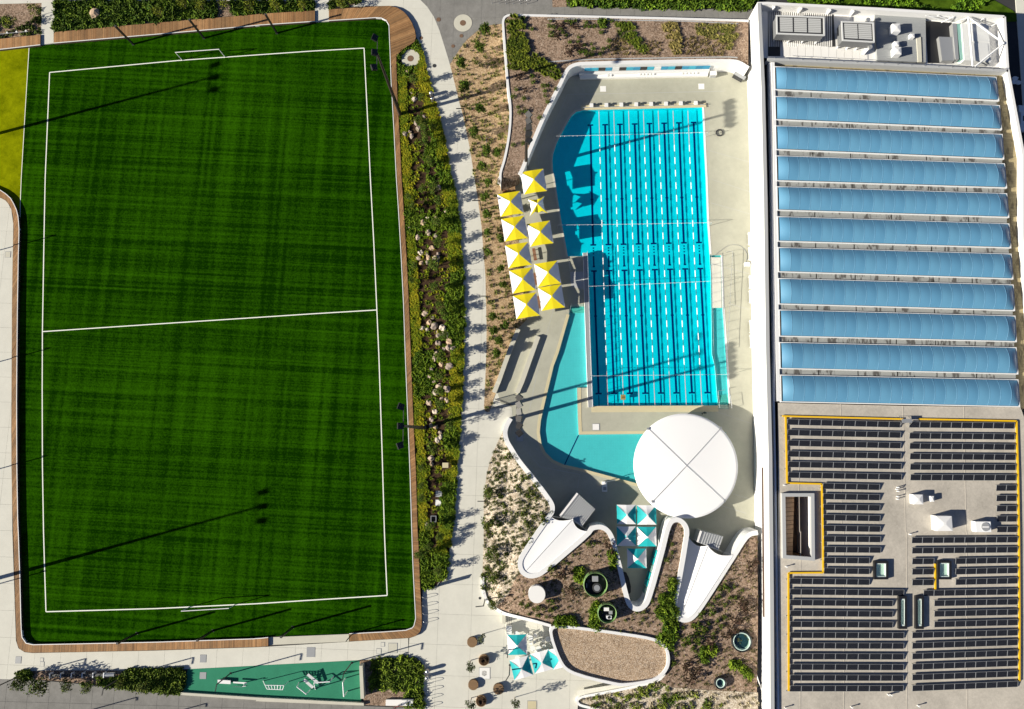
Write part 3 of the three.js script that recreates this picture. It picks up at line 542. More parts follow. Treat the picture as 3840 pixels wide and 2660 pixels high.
struct('ramp_paving', poly([...T(2, 3, 0, 585, 1420).map(p => V(p.x, .5, p.z)), ...T(2, 3, 0, 960, 1335, 1280, 1352).map(p => V(p.x, 1.6, p.z)), ...T(2, 3, 0, 900, 1430, 590, 1492).map((p, i) => V(p.x, i ? .5 : 1.1, p.z))]), M.path);
// ramp walls beside the leisure pool
const wq = (h, ...a) => N(h, ...a.map((v, i) => i % 2 ? 1100 + v / 4.8 : 1800 + v / 4.8));
for (const [pts, w, l] of [[[...wq(.75, 690, 645, 560, 960, 440, 1290, 335, 1590), ...N(.7, 1866, 1440, 1853, 1472)], .7, 'pale concrete ramp wall against the mulch garden'], [[...wq(.55, 1045, 775, 900, 1180, 755, 1590), ...N(.55, 1938, 1475)], .75, 'free-standing pale concrete ramp wall beside the leisure pool']]) {
  const o = thing('ramp_wall', l, 'wall', V(pts[0].x, 0, pts[0].z)); part('wall_body', wall(pts, w, 0), M.pathWarm, o);
}
// seats, mural wall and lights at the deep end of the lap pool
const mural = thing('mural_wall', 'blue and black painted wall under the white rim at the deep end', 'wall', P(2, 0, 1200, 620, 0));
{
  const a = P(2, 0, 660, 572, HN + .2).add(V(0, 0, .38)), b = P(2, 0, 1800, 551, HN + .2).add(V(0, 0, .38)), cols = [std(.03, .30, .50, .6), M.black, std(.05, .42, .58, .6), M.white, std(.02, .24, .42, .6)], seq = [0, 2, 1, 0, 3, 1, 2, 0, 1, 2, 3, 0, 2, 1, 0, 2, 4, 0];
  seq.forEach((c, i) => { const p = a.clone().lerp(b, i / seq.length), q = a.clone().lerp(b, (i + 1) / seq.length - .002); part('mural_panel', wall([V(p.x, 2.15, p.z), V(q.x, 2.15, q.z)], .1, 1.3), cols[c], mural); });
}
const seat = thing('stepped_seat', 'long white stepped concrete seat below the painted wall', 'seat', P(2, 0, 1200, 680, 0));
part('upper_step', slab(T(2, 0, .9, 605, 650, 1780, 622, 1780, 640, 605, 668), 0, .9), M.white, seat);
part('lower_step', slab(T(2, 0, .45, 610, 670, 1770, 644, 1765, 682, 612, 706), 0, .45), M.kerb, seat);
const cushion = thing('seat_block', 'small white moulded seat on the stepped white bench', 'seat', P(2, 0, 858, 682, .45), 'moulded seats on the stepped bench');
part('seat', bx(.34, .16, .34, 0, .09, 0), M.kerb, cushion, true); part('back', bx(.34, .22, .08, 0, .2, -.2), M.white, cushion, true);
for (const [x, y] of [[888, 681], [1148, 672], [1179, 672], [1210, 671], [1241, 670], [1272, 669], [1530, 664], [1562, 663], [1595, 662], [1627, 661], [1660, 660]]) copy(cushion, P(2, 0, x, y, .45));
for (const [x, y, l] of [[820, 800, 'pale square drain cover in the shade of the curved wall'], [1705, 778, 'pale square drain cover on the sunlit pool deck']]) tag(scene.add(new THREE.Mesh(bx(1.0, .02, 1.0), M.kerb)).children.at(-1), l, 'cover').name = numbered('deck_cover');
scene.children.slice(-2).forEach((o, i) => o.position.copy(P(2, 0, i ? 1705 : 820, i ? 778 : 800, .008)));

// ---------------------------------------------------------------- the aquatic centre
const RH = 6.2, PH = 6.7;
const centre = thing('aquatic_centre', 'large white building with blue cushion skylights and a flat roof', 'building', at(3300, 1400, 0));
const baseL = [at(2801 - 8, 102, 0), at(2806, 400, 0), at(2814, 800, 0), at(2820, 1330, 0), at(2828, 1700, 0), at(2832, 2200, 0), at(2834, 2900, 0)];
const topL = baseL.map(p => V(p.x, PH, p.z));
part('front_wall', wall(offsetLine(topL, -.25), .5, 0), M.white, centre);
part('wall_cap', wall(offsetLine(topL, -.25).map(p => V(p.x, PH + .06, p.z)), .56, PH), M.midGrey, centre);
const tn = [topL[0], ...T(3, 0, PH, 0, 28, 1000, 80, 2130, 150)];
part('rear_wall', wall(tn, .45, 0), M.white, centre);
const te = [...T(3, 0, PH, 2130, 150, 2160, 620, 2230, 1000, 2304, 1400), ...T(3, 1, PH, 2304, 480), ...N(PH, 3868, 1200, 3890, 1700, 3900, 2900)];
part('side_wall', wall(te, .45, 0), M.white, centre);
// brown mesh soffit strip low on the front wall
part('mesh_screen', wall([at(2829, 1750, 0), at(2830.5, 2000, 0), at(2832.3, 2290, 0)].map(p => V(p.x - .05, 4.35, p.z)), .08, 3.75), M.brownMesh, centre);
// slot behind the front wall, roof edge
const slotIn = [...T(3, 0, RH, 30, 560), ...T(3, 1, RH, 50, 0, 62, 800, 72, 1596), ...T(3, 2, RH, 66, 430, 78, 1000, 88, 1596), ...T(3, 3, RH, 96, 700, 108, 1596, 112, 2400)];
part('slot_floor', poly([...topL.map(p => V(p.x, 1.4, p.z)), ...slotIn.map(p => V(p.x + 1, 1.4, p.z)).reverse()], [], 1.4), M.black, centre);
part('roof_edge', wall(offsetLine(slotIn, .2), .26, RH - .9), M.white, centre);
part('slot_wall', wall(offsetLine(slotIn, .24).map(p => V(p.x, RH - .9, p.z)), .2, 1.4), M.charcoal, centre);
const openIn = [P(3, 2, 130, 1262, RH), P(3, 2, 390, 1262, RH), P(3, 3, 395, 240, RH), P(3, 3, 138, 220, RH)];
const southRoof = [...T(3, 2, RH, 90, 436, 1200, 462, 2275, 476), ...N(RH, 3890, 1700, 3900, 2900), ...T(3, 3, RH, 112, 2400, 100, 1000, 92, 0)];
part('flat_roof', poly(southRoof, [openIn], RH), M.roof, centre);
part('roof_seam', merge([[T(3, 2, RH, 1216, 465, 1240, 1596), T(3, 3, RH, 1250, 0, 1250, 1596)].flat(), [T(3, 2, RH, 655, 445, 665, 1596), T(3, 3, RH, 685, 0, 685, 1596)].flat(), [T(3, 2, RH, 1765, 468, 1785, 1596), T(3, 3, RH, 1790, 0, 1795, 1596)].flat(), [T(3, 2, RH, 275, 800, 285, 1596), T(3, 3, RH, 295, 0, 292, 1596)].flat()].map(l => wall(l.map(p => V(p.x, RH + .025, p.z)), .09, RH))), M.roof, centre);
// cushion hall
const hall = [...T(3, 0, RH, 30, 556, 1000, 600, 2160, 640, 2230, 1000, 2300, 1400), ...T(3, 1, RH, 2310, 500), ...N(RH, 3868, 1250, 3880, 1540), ...T(3, 2, RH, 2275, 474, 1200, 460, 90, 434), ...T(3, 1, RH, 74, 1596, 62, 800, 50, 0)];
part('gutter_floor', poly(hall, [], RH - .7), M.gutterOchre, centre);
const LX = [60, 65, 70, 76, 82, 88, 93, 97, 103, 107, 115], RT = [2055, 2085, 2110, 2130, 2150, 2170, 2190, 2208, 2225, 2235, 2252], RB = [2080, 2105, 2125, 2150, 2170, 2188, 2207, 2222, 2238, 2252, 2268];
const LT = [600, 868, 1133, 1403, 1596 + 85, 1596 + 355, 1596 + 633, 1596 + 912, 1596 + 1195, 1596 + 1488, 3192 + 185], LB = [805, 1075, 1345, 1596 + 30, 1596 + 295, 1596 + 575, 1596 + 850, 1596 + 1140, 1596 + 1430, 3192 + 125, 3192 + 425];
const RTy = [695, 950, 1210, 1475, 1596 + 148, 1596 + 420, 1596 + 692, 1596 + 970, 1596 + 1250, 1596 + 1535, 3192 + 228], RBy = [905, 1165, 1430, 1596 + 95, 1596 + 360, 1596 + 635, 1596 + 915, 1596 + 1200, 1596 + 1480, 3192 + 175, 3192 + 470];
for (let i = 0; i < 11; i++) {
  const y = RH + .25, a = P(3, 0, LX[i], LT[i], y), b = P(3, 0, RT[i], RTy[i], y), c = P(3, 0, RB[i], RBy[i], y), d = P(3, 0, LX[i] + 5, LB[i], y);
  const sky = part('skylight', merge([wall([a, b, c, d], .14, RH - .7, true)]), M.whiteMetal, centre);
  sky.userData.label = 'long blue air cushion skylight in a white frame';
  const n = 22, surf = (s, t) => {
    const p = a.clone().lerp(b, s).lerp(d.clone().lerp(c, s), t), q = clamp(Math.min(s, 1 - s) / .045), e = q * (1.45 - .45 * q);
    p.y += .04 + .75 * Math.pow(Math.sin(Math.PI * t), .8) * e; return p;
  };
  for (let k = 0; k < n; k++) {
    const pos = [], idx = [], U = 6, W = 12;
    for (let u = 0; u <= U; u++) for (let w = 0; w <= W; w++) {
      const s = (k + u / U) / n, t = lerp(.025, .975, w / W), p = surf(clamp(s, .006, .994), t); p.y += .028 * Math.sin(Math.PI * u / U) * Math.sin(Math.PI * w / W);
      pos.push(p.x, p.y, p.z);
      if (u && w) { const q = u * (W + 1) + w; idx.push(q, q - 1, q - W - 2, q, q - W - 2, q - W - 1); }
    }
    const g = geo(pos, idx); if (g.attributes.normal.getY(20) < 0) { g.setIndex(idx.reverse()); g.computeVertexNormals(); }
    part('pane', g, M.foil[(i * 5 + k * 7) % 3], sky);
  }
  const ribs = [];
  for (let k = 1; k < n; k++) { const l = []; for (let w = 0; w <= 10; w++) l.push(surf(k / n, lerp(.025, .975, w / 10)).add(V(0, .015, 0))); ribs.push(pipe(l, .016, 10)); }
  part('rib', merge(ribs), M.foilRib, sky);
  if (i < 10) { // gutter under the next frame
    const e = P(3, 0, LX[i + 1], LT[i + 1], y), f = P(3, 0, RT[i + 1], RTy[i + 1], y), h = [d, c, f, e].map(p => V(p.x, RH - .02, p.z));
    for (let k = 0; k < 6; k++) { const s0 = k / 6, s1 = (k + 1) / 6 - .004, q = (p, r, s) => p.clone().lerp(r, s); part('gutter_panel', poly([q(h[0], h[1], s0), q(h[0], h[1], s1), q(h[3], h[2], s1), q(h[3], h[2], s0)], [], RH - .02 + (k % 2) * .01), M.gutter, centre); }
  }
}
part('hall_edge', wall([...T(3, 0, RH + .2, 46, 560, 60, 1100), ...T(3, 1, RH + .2, 66, 0, 76, 800, 88, 1596), ...T(3, 2, RH + .2, 96, 420)], .5, RH - .7), M.white, centre);
part('cross_beam', wall(T(3, 0, PH, 0, 530, 1000, 575, 2165, 636), .42, RH - 1), M.midGrey, centre);
part('safety_rail', merge([rod(P(3, 0, 0, 508, PH + .5), P(3, 0, 2160, 618, PH + .5), .035), ...Array.from({ length: 18 }, (_, k) => { const a = P(3, 0, lerp(60, 2140, k / 17), lerp(511, 617, k / 17), PH + .5), b = P(3, 0, lerp(60, 2140, k / 17) + 6, lerp(526, 632, k / 17), PH); return rod(a, b, .03); })]), M.steel, centre);
// plant deck at the far end
const PD = 4.9;
part('plant_floor', poly([...N(PD, 2850, 20), ...T(3, 0, PD, 0, 40, 1000, 90, 2125, 160, 2155, 615, 1000, 570, 0, 528), ...N(PD, 2860, 215)], [], PD), M.kerb, centre);
part('plant_grating', slab(T(3, 0, PD, 0, 105, 590, 118, 605, 420, 530, 425, 110, 375, 110, 505, 0, 505), PD, PD + .05), M.charcoal, centre);
const slats = []; for (let k = 0; k < 34; k++) { const x = 10 + k * 17; slats.push(bar(P(3, 0, x, 104 + k * .4, PD + .09), P(3, 0, x + 3, 420, PD + .09), .14, .05)); } part('grating_bar', merge(slats), M.kerb, centre);
part('metal_roof', slab(T(3, 0, PD + .55, 960, 100, 1420, 130, 1425, 560, 985, 545), PD, PD + .55), M.roofGrey, centre);
const corr = []; for (let k = 0; k < 30; k++) corr.push(bar(P(3, 0, 965 + k * .7, 112 + k * 14.6, PD + .57), P(3, 0, 1420, 142 + k * 14, PD + .57), .06, .05)); part('roof_corrugation', merge(corr), M.roofGrey, centre);
const wp = []; for (let k = 0; k < 11; k++) wp.push([130 + k * 70, 378 + k * 8]);
wp.forEach(([x, y], k) => part('floor_panel', slab(T(3, 0, PD, x, y, x + 66, y + 6, x + 66, 508 + k * 3, x, 506 + k * 3), PD, PD + .08), M.kerb, centre));
for (const x of [30, 270, 530, 740]) part('wall_fin', bar(P(3, 0, x + 30, 60 + x * .055, PH - .1), P(3, 0, x, 100 + x * .05, PD), .35, .2), M.whiteMetal, centre);
part('plant_pit', slab(T(3, 0, PD + .3, 1425, 180, 1660, 200, 1680, 560, 1450, 560), PD - .2, PD + .1), M.black, centre);
part('stair_landing', slab(T(3, 0, PD + .8, 1540, 330, 1670, 335, 1680, 545, 1570, 545), PD, PD + .8), M.galv, centre);
part('walkway', slab(T(3, 0, PD + .6, 1335, 335, 1375, 335, 1385, 560, 1350, 560), PD + .5, PD + .7), M.pathWarm, centre);
for (let k = 0; k < 2; k++) part('duct_panel', slab(T(3, 0, PD + 1, 1662 + k * 42, 210 + k * 2, 1700 + k * 42, 212 + k * 2, 1720 + k * 46, 535, 1690 + k * 46, 530), PD, PD + 1), k ? M.glassTeal : M.galv, centre);
{ // bracing frame over the plant
  const br = [[1805, 155, 2125, 390], [2125, 390, 1865, 600], [1805, 155, 1845, 600]].map(([a, b, c, d]) => rod(P(3, 0, a, b, PH + .1), P(3, 0, c, d, PH + .1), .14));
  part('brace', br[0], M.whiteMetal, centre); part('brace', br[1], M.whiteMetal, centre); part('brace', br[2], M.whiteMetal, centre);
  const small = [[1430, 140, 1620, 200], [1530, 140, 1640, 190], [1670, 150, 1560, 205], [1805, 155, 1660, 210], [1840, 170, 2010, 250], [1940, 165, 1860, 230], [2080, 200, 1980, 250], [1420, 142, 1790, 165]].map(([a, b, c, d]) => rod(P(3, 0, a, b, PH - .2), P(3, 0, c, d, PD + .8), .06));
  for (const g of small) part('strut', g, M.whiteMetal, centre);
}
// courtyard opening
part('opening_kerb', wall(openIn.map(p => V(p.x, RH + .55, p.z)), .5, RH, true), M.midGrey, centre);
part('court_wall', wall([openIn[0], openIn[3]].map(p => V(p.x - .1, RH + .3, p.z)), .1, 0), M.timber, centre);
part('court_wall', wall([openIn[3], openIn[2]].map(p => V(p.x, RH + .1, p.z + .1)), .1, 0), M.timber, centre);
part('court_wall', wall([openIn[0], openIn[1]].map(p => V(p.x, RH + .1, p.z - .1)), .1, 0), M.timber, centre);
part('court_wall', wall([openIn[1], openIn[2]].map(p => V(p.x + .1, RH + .3, p.z)), .1, 0), M.white, centre);
part('court_floor', poly(openIn.map(p => V(p.x + (p.x > openIn[0].x + 2 ? 2 : 0), .4, p.z)), [], .4), M.timber, centre);
{ const q = openIn.map(p => V(p.x, RH - 1, p.z)), n = 14; for (let k = 0; k < n; k++) { const a = q[0].clone().lerp(q[3], k / n + .004), b = q[0].clone().lerp(q[3], (k + 1) / n - .004), c = q[1].clone().lerp(q[2], (k + 1) / n - .004), d = q[1].clone().lerp(q[2], k / n + .004); const e = b.clone().lerp(c, .56 - k * .006), f = a.clone().lerp(d, .56 - k * .006); part('timber_screen', geo([a.x, RH + .1, a.z, b.x, RH + .1, b.z, e.x, RH - 1.7, e.z, f.x, RH - 1.7, f.z], [0, 1, 2, 0, 2, 3]), M.timberPale, centre); } }

// roof units
function box4(c, r, h, q, y0, name, mat, parent) { return part(name, slab(T(c, r, h, ...q), y0, h), mat, parent); }
function louvreUnit(q, cols, label) {
  const u = thing('air_handling_unit', label, 'air conditioner', P(3, 0, q[0], q[1], PD)), h = 7.6, rows = 8, [A, B, Cc, Dd] = T(3, 0, h, ...q);
  part('casing', slab([A, B, Cc, Dd], 5.7, h - .12), M.casing, u);
  part('rim', wall([A, B, Cc, Dd].map(p => V(p.x, h, p.z)), .22, h - .14, true), M.cabinet, u);
  part('louvre_tray', poly([A, B, Cc, Dd], [], h - .1), M.charcoal, u);
  const g = (s, t) => A.clone().lerp(B, s).lerp(Dd.clone().lerp(Cc, s), t);
  for (let k = 0; k < cols; k++) for (let r = 0; r < rows; r++) {
    const s0 = .05 + k * .9 / cols + .015, s1 = .05 + (k + 1) * .9 / cols - .015, t = .1 + r * .8 / rows;
    const p = g(s0, t), q2 = g(s1, t), p2 = g(s0, t + .062), q3 = g(s1, t + .062);
    part('louvre', geo([p.x, h + .02, p.z, q2.x, h + .02, q2.z, q3.x, h - .1, q3.z, p2.x, h - .1, p2.z], [0, 2, 1, 0, 3, 2]), M.midGrey, u);
  }
  for (const [s, t] of [[.04, .95], [.35, .97], [.65, .97], [.95, .97], [.05, .1], [.95, .1]]) { const p = g(s, t); part('leg', bar(V(p.x, 5.75, p.z), V(p.x, PD, p.z), .16), M.whiteMetal, u); }
}
louvreUnit([80, 140, 505, 155, 508, 315, 84, 300], 3, 'larger grey louvred roof unit with three louvre bays');
louvreUnit([668, 195, 950, 206, 957, 376, 676, 360], 2, 'smaller grey louvred roof unit with two louvre bays');
function vent(c, r, x0, y0, x1, y1, h, yb, label) {
  const A = P(c, r, x0, y0, yb + h), B = P(c, r, x1, y1, yb + h), cx = (A.x + B.x) / 2, cz = (A.z + B.z) / 2, w = Math.abs(B.x - A.x), d = Math.abs(B.z - A.z);
  const o = thing('roof_vent', label, 'vent', V(cx, yb, cz), 'white ventilation boxes on the roofs');
  part('casing', bx(w, h * .9, d, 0, h * .45, 0), M.whiteMetal, o, true);
  const cap = new THREE.CylinderGeometry(.12, .7071, h * .1, 4).rotateY(Math.PI / 4).scale(w, 1, d).translate(0, h * .95, 0); part('cap', flat(cap), M.white, o, true);
}
vent(3, 0, 1125, 208, 1200, 280, 1.3, PD + .55, 'white roof vent box beside the small round cowl on the grey metal roof');
vent(3, 0, 1142, 368, 1185, 412, .9, PD + .55, 'smallest of the white vent boxes on the grey metal roof');
vent(3, 0, 1140, 420, 1208, 485, 1.2, PD + .55, 'white roof vent box next to the smallest vent on the grey metal roof');
vent(3, 2, 1314, 1262, 1404, 1350, 1.2, RH, 'white hooded roof vent on the beige roof beside a small ducted box');
vent(3, 2, 1465, 1275, 1502, 1326, .8, RH, 'small white ducted box on the beige roof');
vent(3, 2, 1520, 1456, 1670, 1590, 1.5, RH, 'largest plain white box on the beige roof between solar rows');
vent(3, 0, 1285, 300, 1325, 335, .7, PD + .55, 'small round-looking white cowl on the grey metal roof');
{
  const o = thing('fan_unit', 'white outdoor fan unit with a round fan guard on the beige roof', 'fan unit', P(3, 2, 1940, 1550, RH)); const p = P(3, 2, 1940, 1552, RH + 1);
  part('casing', bx(2.2, 1, 1.5, p.x, RH + .5, p.z), M.whiteMetal, o); part('fan_guard', cyl(.62, .08, p.x + .3, RH + 1, p.z), M.grey, o); part('fan_blade', bx(.9, .03, .2, p.x + .3, RH + 1.1, p.z), M.white, o);
}
const tank = thing('plant_cabinet', 'large white twin-panel cabinet under the diagonal white braces', 'cabinet', P(3, 0, 1880, 380, PD));
box4(3, 0, PD + 1.3, [1745, 210, 1985, 222, 2010, 560, 1770, 540], PD, 'casing', M.cabinet, tank);
for (const [a, b] of [[208, 372], [384, 545]]) box4(3, 0, PD + 1.36, [1835, a + 4, 1980, a + 10, 1998, b + 4, 1845, b], PD + 1.3, 'top_panel', M.cabinet, tank);
for (const [x, y, l] of [[905, 175, 'steel cowl beside the white wall fins'], [925, 418, 'steel cowl on the bent white duct']]) { const o = thing('exhaust_cowl', l, 'cowl', P(3, 0, x, y, PD)), p = P(3, 0, x, y, PD + 1.6); part('pipe', cyl(.22, 1.3, p.x, PD, p.z), M.steel, o); part('cap', cyl(.34, .3, p.x, PD + 1.3, p.z), M.galv, o); }
{ const o = thing('bent_duct', 'bent white duct beside the smaller louvred unit', 'duct', P(3, 0, 860, 490, PD)); part('pipe', pipe([P(3, 0, 860, 490, PD + .2), P(3, 0, 895, 450, PD + 1), P(3, 0, 930, 410, PD + 1.5)], .18), M.whiteMetal, o); }

// skylights of the flat roof
function roofWindow(r, x0, y0, x1, y1, label) {
  const o = thing('roof_skylight', label, 'skylight', P(3, r, (x0 + x1) / 2, (y0 + y1) / 2, RH)), q = T(3, r, RH + .5, x0, y0, x1, y0, x1, y1, x0, y1);
  part('kerb', wall(q, .3, RH, true), M.black, o); part('glazing_bed', poly(q, [], RH + .12), std(.52, .66, .58, .5), o);
  const c = q.reduce((s, p) => s.add(p), V(0, 0, 0)).divideScalar(4);
  part('reveal', merge([wall(q.map(p => p.clone().lerp(c, .16).setY(RH + .4)), .2, RH + .1, true)]), M.whiteMetal, o);
  part('glass', poly(q.map(p => p.clone().lerp(c, .06)), [], RH + .46), new THREE.MeshPhysicalMaterial({ color: C(.92, .98, .95), transmission: 1, thickness: 0, roughness: .05 }), o);
}
roofWindow(3, 968, 275, 1076, 420, 'square roof skylight at the ends of the short solar rows');
roofWindow(3, 1540, 272, 1645, 420, 'square roof skylight beside the yellow rail stub');
roofWindow(3, 1190, 590, 1244, 866, 'slim roof skylight touching the nine-panel solar rows');
roofWindow(3, 1342, 590, 1396, 866, 'slim roof skylight facing the eight-panel solar rows');

// solar arrays
const panelGeo = (() => { const g = new THREE.BoxGeometry(1, .035, 1); return g; })();
const WORD = { 2: 'two', 4: 'four', 5: 'five', 6: 'six', 7: 'seven', 8: 'eight', 9: 'nine', 10: 'ten' };
function solar(r, xl, yl, xr, yr, n) {
  const where = xl < 1250 ? 'between the bent yellow tray and the roof seam' : 'on the outer yellow tray side of the roof seam';
  const h0 = RH + .12, h1 = RH + .36, a = P(3, r, xl, yl, h1), b = P(3, r, xr, yr, h1), c = P(3, r, xl - 4, yl + 52, h0), u = b.clone().sub(a), L = u.length() / n, dir = u.clone().normalize();
  const side = V(-dir.z, 0, dir.x); if (side.z < 0) side.negate();
  const depth = Math.abs(c.clone().sub(a).dot(side));
  const o = thing('solar_array', `row of ${WORD[n]} dark solar panels ${where}`, 'solar panels', V(a.x, RH, a.z), `rows of ${WORD[n]} solar panels`);
  o.rotation.y = -Math.atan2(dir.z, dir.x);
  const tilt = Math.atan2(h1 - h0, depth), len = Math.hypot(depth, h1 - h0);
  for (let k = 0; k < n; k++) {
    const p = new THREE.Group();
    const m = new THREE.Mesh(new THREE.BoxGeometry(L - .05, .035, len), [M.charcoal, M.charcoal, M.panel, M.charcoal, M.charcoal, M.charcoal]);
    m.name = 'panel'; m.position.set((k + .5) * L, (h0 + h1) / 2 - RH, depth / 2); m.rotation.x = tilt; o.add(m);
    const f = new THREE.Mesh(merge([bx(L - .03, .045, .035, 0, .008, -len / 2), bx(L - .03, .045, .035, 0, .008, len / 2), bx(.045, .045, len, -L / 2 + .02, .008, 0), bx(.045, .045, len, L / 2 - .02, .008, 0)]), M.galv); f.name = 'panel_frame'; m.add(f);
  }
  const rail = new THREE.Mesh(merge([bx(n * L, .05, .05, n * L / 2, .06, depth * .95), bx(n * L, .05, .05, n * L / 2, .28, depth * .08), ...Array.from({ length: n + 1 }, (_, k) => bx(.05, .3, .05, clamp(k * L, .05, n * L - .05), .15, depth * .08))]), M.galv); rail.name = 'rail'; o.add(rail);
}
[[580, 605], [675, 698], [770, 793], [867, 887], [962, 980], [1057, 1076]].forEach(([l, q], i) => solar(2, 178 + i * 1.2, l, 1196 + i * 2.2, q, 10));
[[1157, 1168], [1250, 1260], [1347, 1354], [1440, 1449], [1537, 1545]].forEach(([l, q], i) => solar(2, 497 + i, l, 1008 + i * 2, q, 5));
solar(3, 503, 37, 1018, 42, 5); solar(3, 505, 133, 1020, 137, 5);
solar(3, 505, 230, 918, 233, 4); solar(3, 506, 325, 918, 329, 4); solar(3, 198, 417, 918, 426, 7);
solar(3, 199, 513, 1228, 523, 10); [[610, 618], [707, 714], [805, 811]].forEach(([l, q], i) => solar(3, 200, l, 1128, q, 9));
[[903, 907], [998, 1001], [1095, 1098], [1190, 1193], [1288, 1289], [1385, 1383]].forEach(([l, q], i) => solar(3, 200, l, 1228 - i, q, 10));
[[605, 615], [705, 714], [797, 806], [890, 898], [985, 989], [1080, 1082]].forEach(([l, q], i) => solar(2, 1275 + i * 2, l, 2224 + i * 3, q, 10));
[1175, 1268, 1360, 1453, 1548].forEach((l, i) => solar(2, 2058 + i * 2, l, 2240 + i * 2, l - 1, 2));
solar(3, 1298, 50, 2253, 43, 10); solar(3, 1300, 143, 2253, 134, 10);
[[240, 238, 228], [333, 332, 320], [430, 426, 413]].forEach(([q, l, m]) => { solar(3, 1301, q, 1498, q - 2, 2); solar(3, 1692, l, 2253, m, 6); });
solar(3, 1403, 527, 2253, 512, 9); [[617, 603], [712, 695], [807, 788]].forEach(([l, q]) => solar(3, 1500, l, 2253, q, 8));
[[905, 880], [1000, 968], [1095, 1063], [1190, 1155], [1285, 1250], [1383, 1343]].forEach(([l, q]) => solar(3, 1301, l, 2253, q, 10));
// yellow cable trays
function tray(pts, label) {
  const o = thing('cable_tray', label, 'cable tray', V(pts[0].x, RH, pts[0].z), 'yellow cable trays on the roof');
  for (let i = 1; i < pts.length; i++) part('tray_run', bar(V(pts[i - 1].x, RH + .2, pts[i - 1].z), V(pts[i].x, RH + .2, pts[i].z), .24, .12), M.yellowPaint, o);
  const n = Math.round(pathLen(pts) / 2.6), q = resample(pts, n); for (const p of q) part('foot', bx(.5, .14, .12, p.x - .1, RH + .07, p.z), M.galv, o);
}
tray([...T(3, 2, RH, 1210, 582, 125, 555)], 'yellow cable tray along the skylights ending at the access step');
tray([...T(3, 2, RH, 155, 562, 168, 1157, 480, 1165, 490, 1596), ...T(3, 3, RH, 492, 366, 180, 369, 183, 1430)], 'yellow cable tray bending round the timber-lined roof opening');
tray([...T(3, 2, RH, 1350, 582, 2230, 599), ...T(3, 2, RH, 2244, 1100, 2252, 1596), ...T(3, 3, RH, 2257, 800, 2256, 1340)], 'yellow cable tray past the outer ends of the solar rows');
tray(T(3, 3, RH, 1498, 285, 1500, 515), 'short yellow cable tray beside a square skylight');
{ const o = thing('access_step', 'small metal access step between the yellow cable trays', 'step', P(3, 2, 1250, 600, RH)); const p = P(3, 2, 1252, 598, RH + .9); part('platform', bx(1.5, .06, .55, p.x, RH + .9, p.z), M.galv, o); for (const [dx, dz] of [[-.7, -.25], [.7, -.25], [-.7, .25], [.7, .25]]) part('leg', bar(V(p.x + dx, RH, p.z + dz * 3), V(p.x + dx, RH + .9, p.z + dz), .05), M.steel, o); }
const stub = thing('pipe_stub', 'short white pipe stub standing on the beige roof', 'pipe', P(3, 2, 1160, 1195, RH), 'pipe stubs on the flat roof'); part('pipe', cyl(.07, .5, 0, 0, 0, 10), M.white, stub, true); part('cap', cyl(.11, .1, 0, .5, 0, 10), M.white, stub, true);
for (const [r, x, y] of [[2, 1150, 1212], [2, 1160, 1230], [2, 1158, 1278], [2, 1155, 1300], [3, 1075, 1462], [3, 1100, 1463], [3, 160, 312], [3, 150, 1580], [3, 745, 1573], [3, 1345, 1562], [3, 1270, 20], [2, 140, 1175]]) copy(stub, P(3, r, x, y, RH));

// ---------------------------------------------------------------- shade structures
function umbrella(size, eave, apex, colA, colB, label, group) { // colA: the panels facing the pool's long sides (+-z), colB: +-x
  const o = thing('shade_umbrella', label, 'umbrella', V(0, 0, 0), group), s = size / 2, top = V(0, apex, 0), cs = [V(-s, eave, -s), V(s, eave, -s), V(s, eave, s), V(-s, eave, s)];
  for (let k = 0; k < 4; k++) {
    const a = cs[k], b = cs[(k + 1) % 4], m = a.clone().add(b).multiplyScalar(.5); m.y += .14; m.multiplyScalar(1).setX(m.x * .985).setZ(m.z * .985);
    const pos = [], row = (p, q, n = 5) => { for (let i = 0; i <= n; i++) { const t = i / n, l = p.clone().lerp(top, t), r = q.clone().lerp(top, t), sag = -.10 * Math.sin(Math.PI * t); l.y += sag; r.y += sag; pos.push([l, r]); } };
    row(a, m); row(m, b);
    const g = []; for (let h = 0; h < 2; h++) for (let i = 0; i < 5; i++) { const [l0, r0] = pos[h * 6 + i], [l1, r1] = pos[h * 6 + i + 1]; for (const p of [l0, r0, r1, l0, r1, l1]) g.push(p.x, p.y, p.z); for (const p of [l0, r1, r0, l0, l1, r1]) g.push(p.x, p.y - .012, p.z); }
    part('canopy_panel', geo(g), k % 2 ? colB : colA, o, true);
  }
  part('post', cyl(.055, apex, 0, 0, 0, 10), M.whiteMetal, o, true); part('base_plate', cyl(.3, .05, 0, 0, 0), M.galv, o, true); part('cap', cyl(.13, .1, 0, apex - .04, 0, 12), colA, o, true);
  for (const c of cs) part('rib', bar(V(0, apex - .08, 0), c.clone().multiplyScalar(.97).setY(eave - .02), .03), M.galv, o, true);
  return o;
}
const YG = 'yellow and white shade umbrellas', yBase = umbrella(3.84, 2.85, 3.95, M.yellow, M.fabricWhite, 'square yellow and white shade umbrella in the row beside the mulch garden', YG);
const yRot = .155;
yBase.position.copy(at(1913.8, 756.3, 3.95).setY(0)); yBase.rotation.y = yRot;
for (const [u, v] of [[1929.4, 850], [1943.8, 950.4], [1959.6, 1046], [1974, 1142]]) copy(yBase, at(u, v, 3.95).setY(0), yRot);
for (const [u, v] of [[2001.5, 672], [2026, 869], [2054.6, 1021], [2069, 1111]]) copy(yBase, at(u, v, 3.95).setY(0), yRot, 1, 'square yellow and white shade umbrella in the row beside the pool edge');
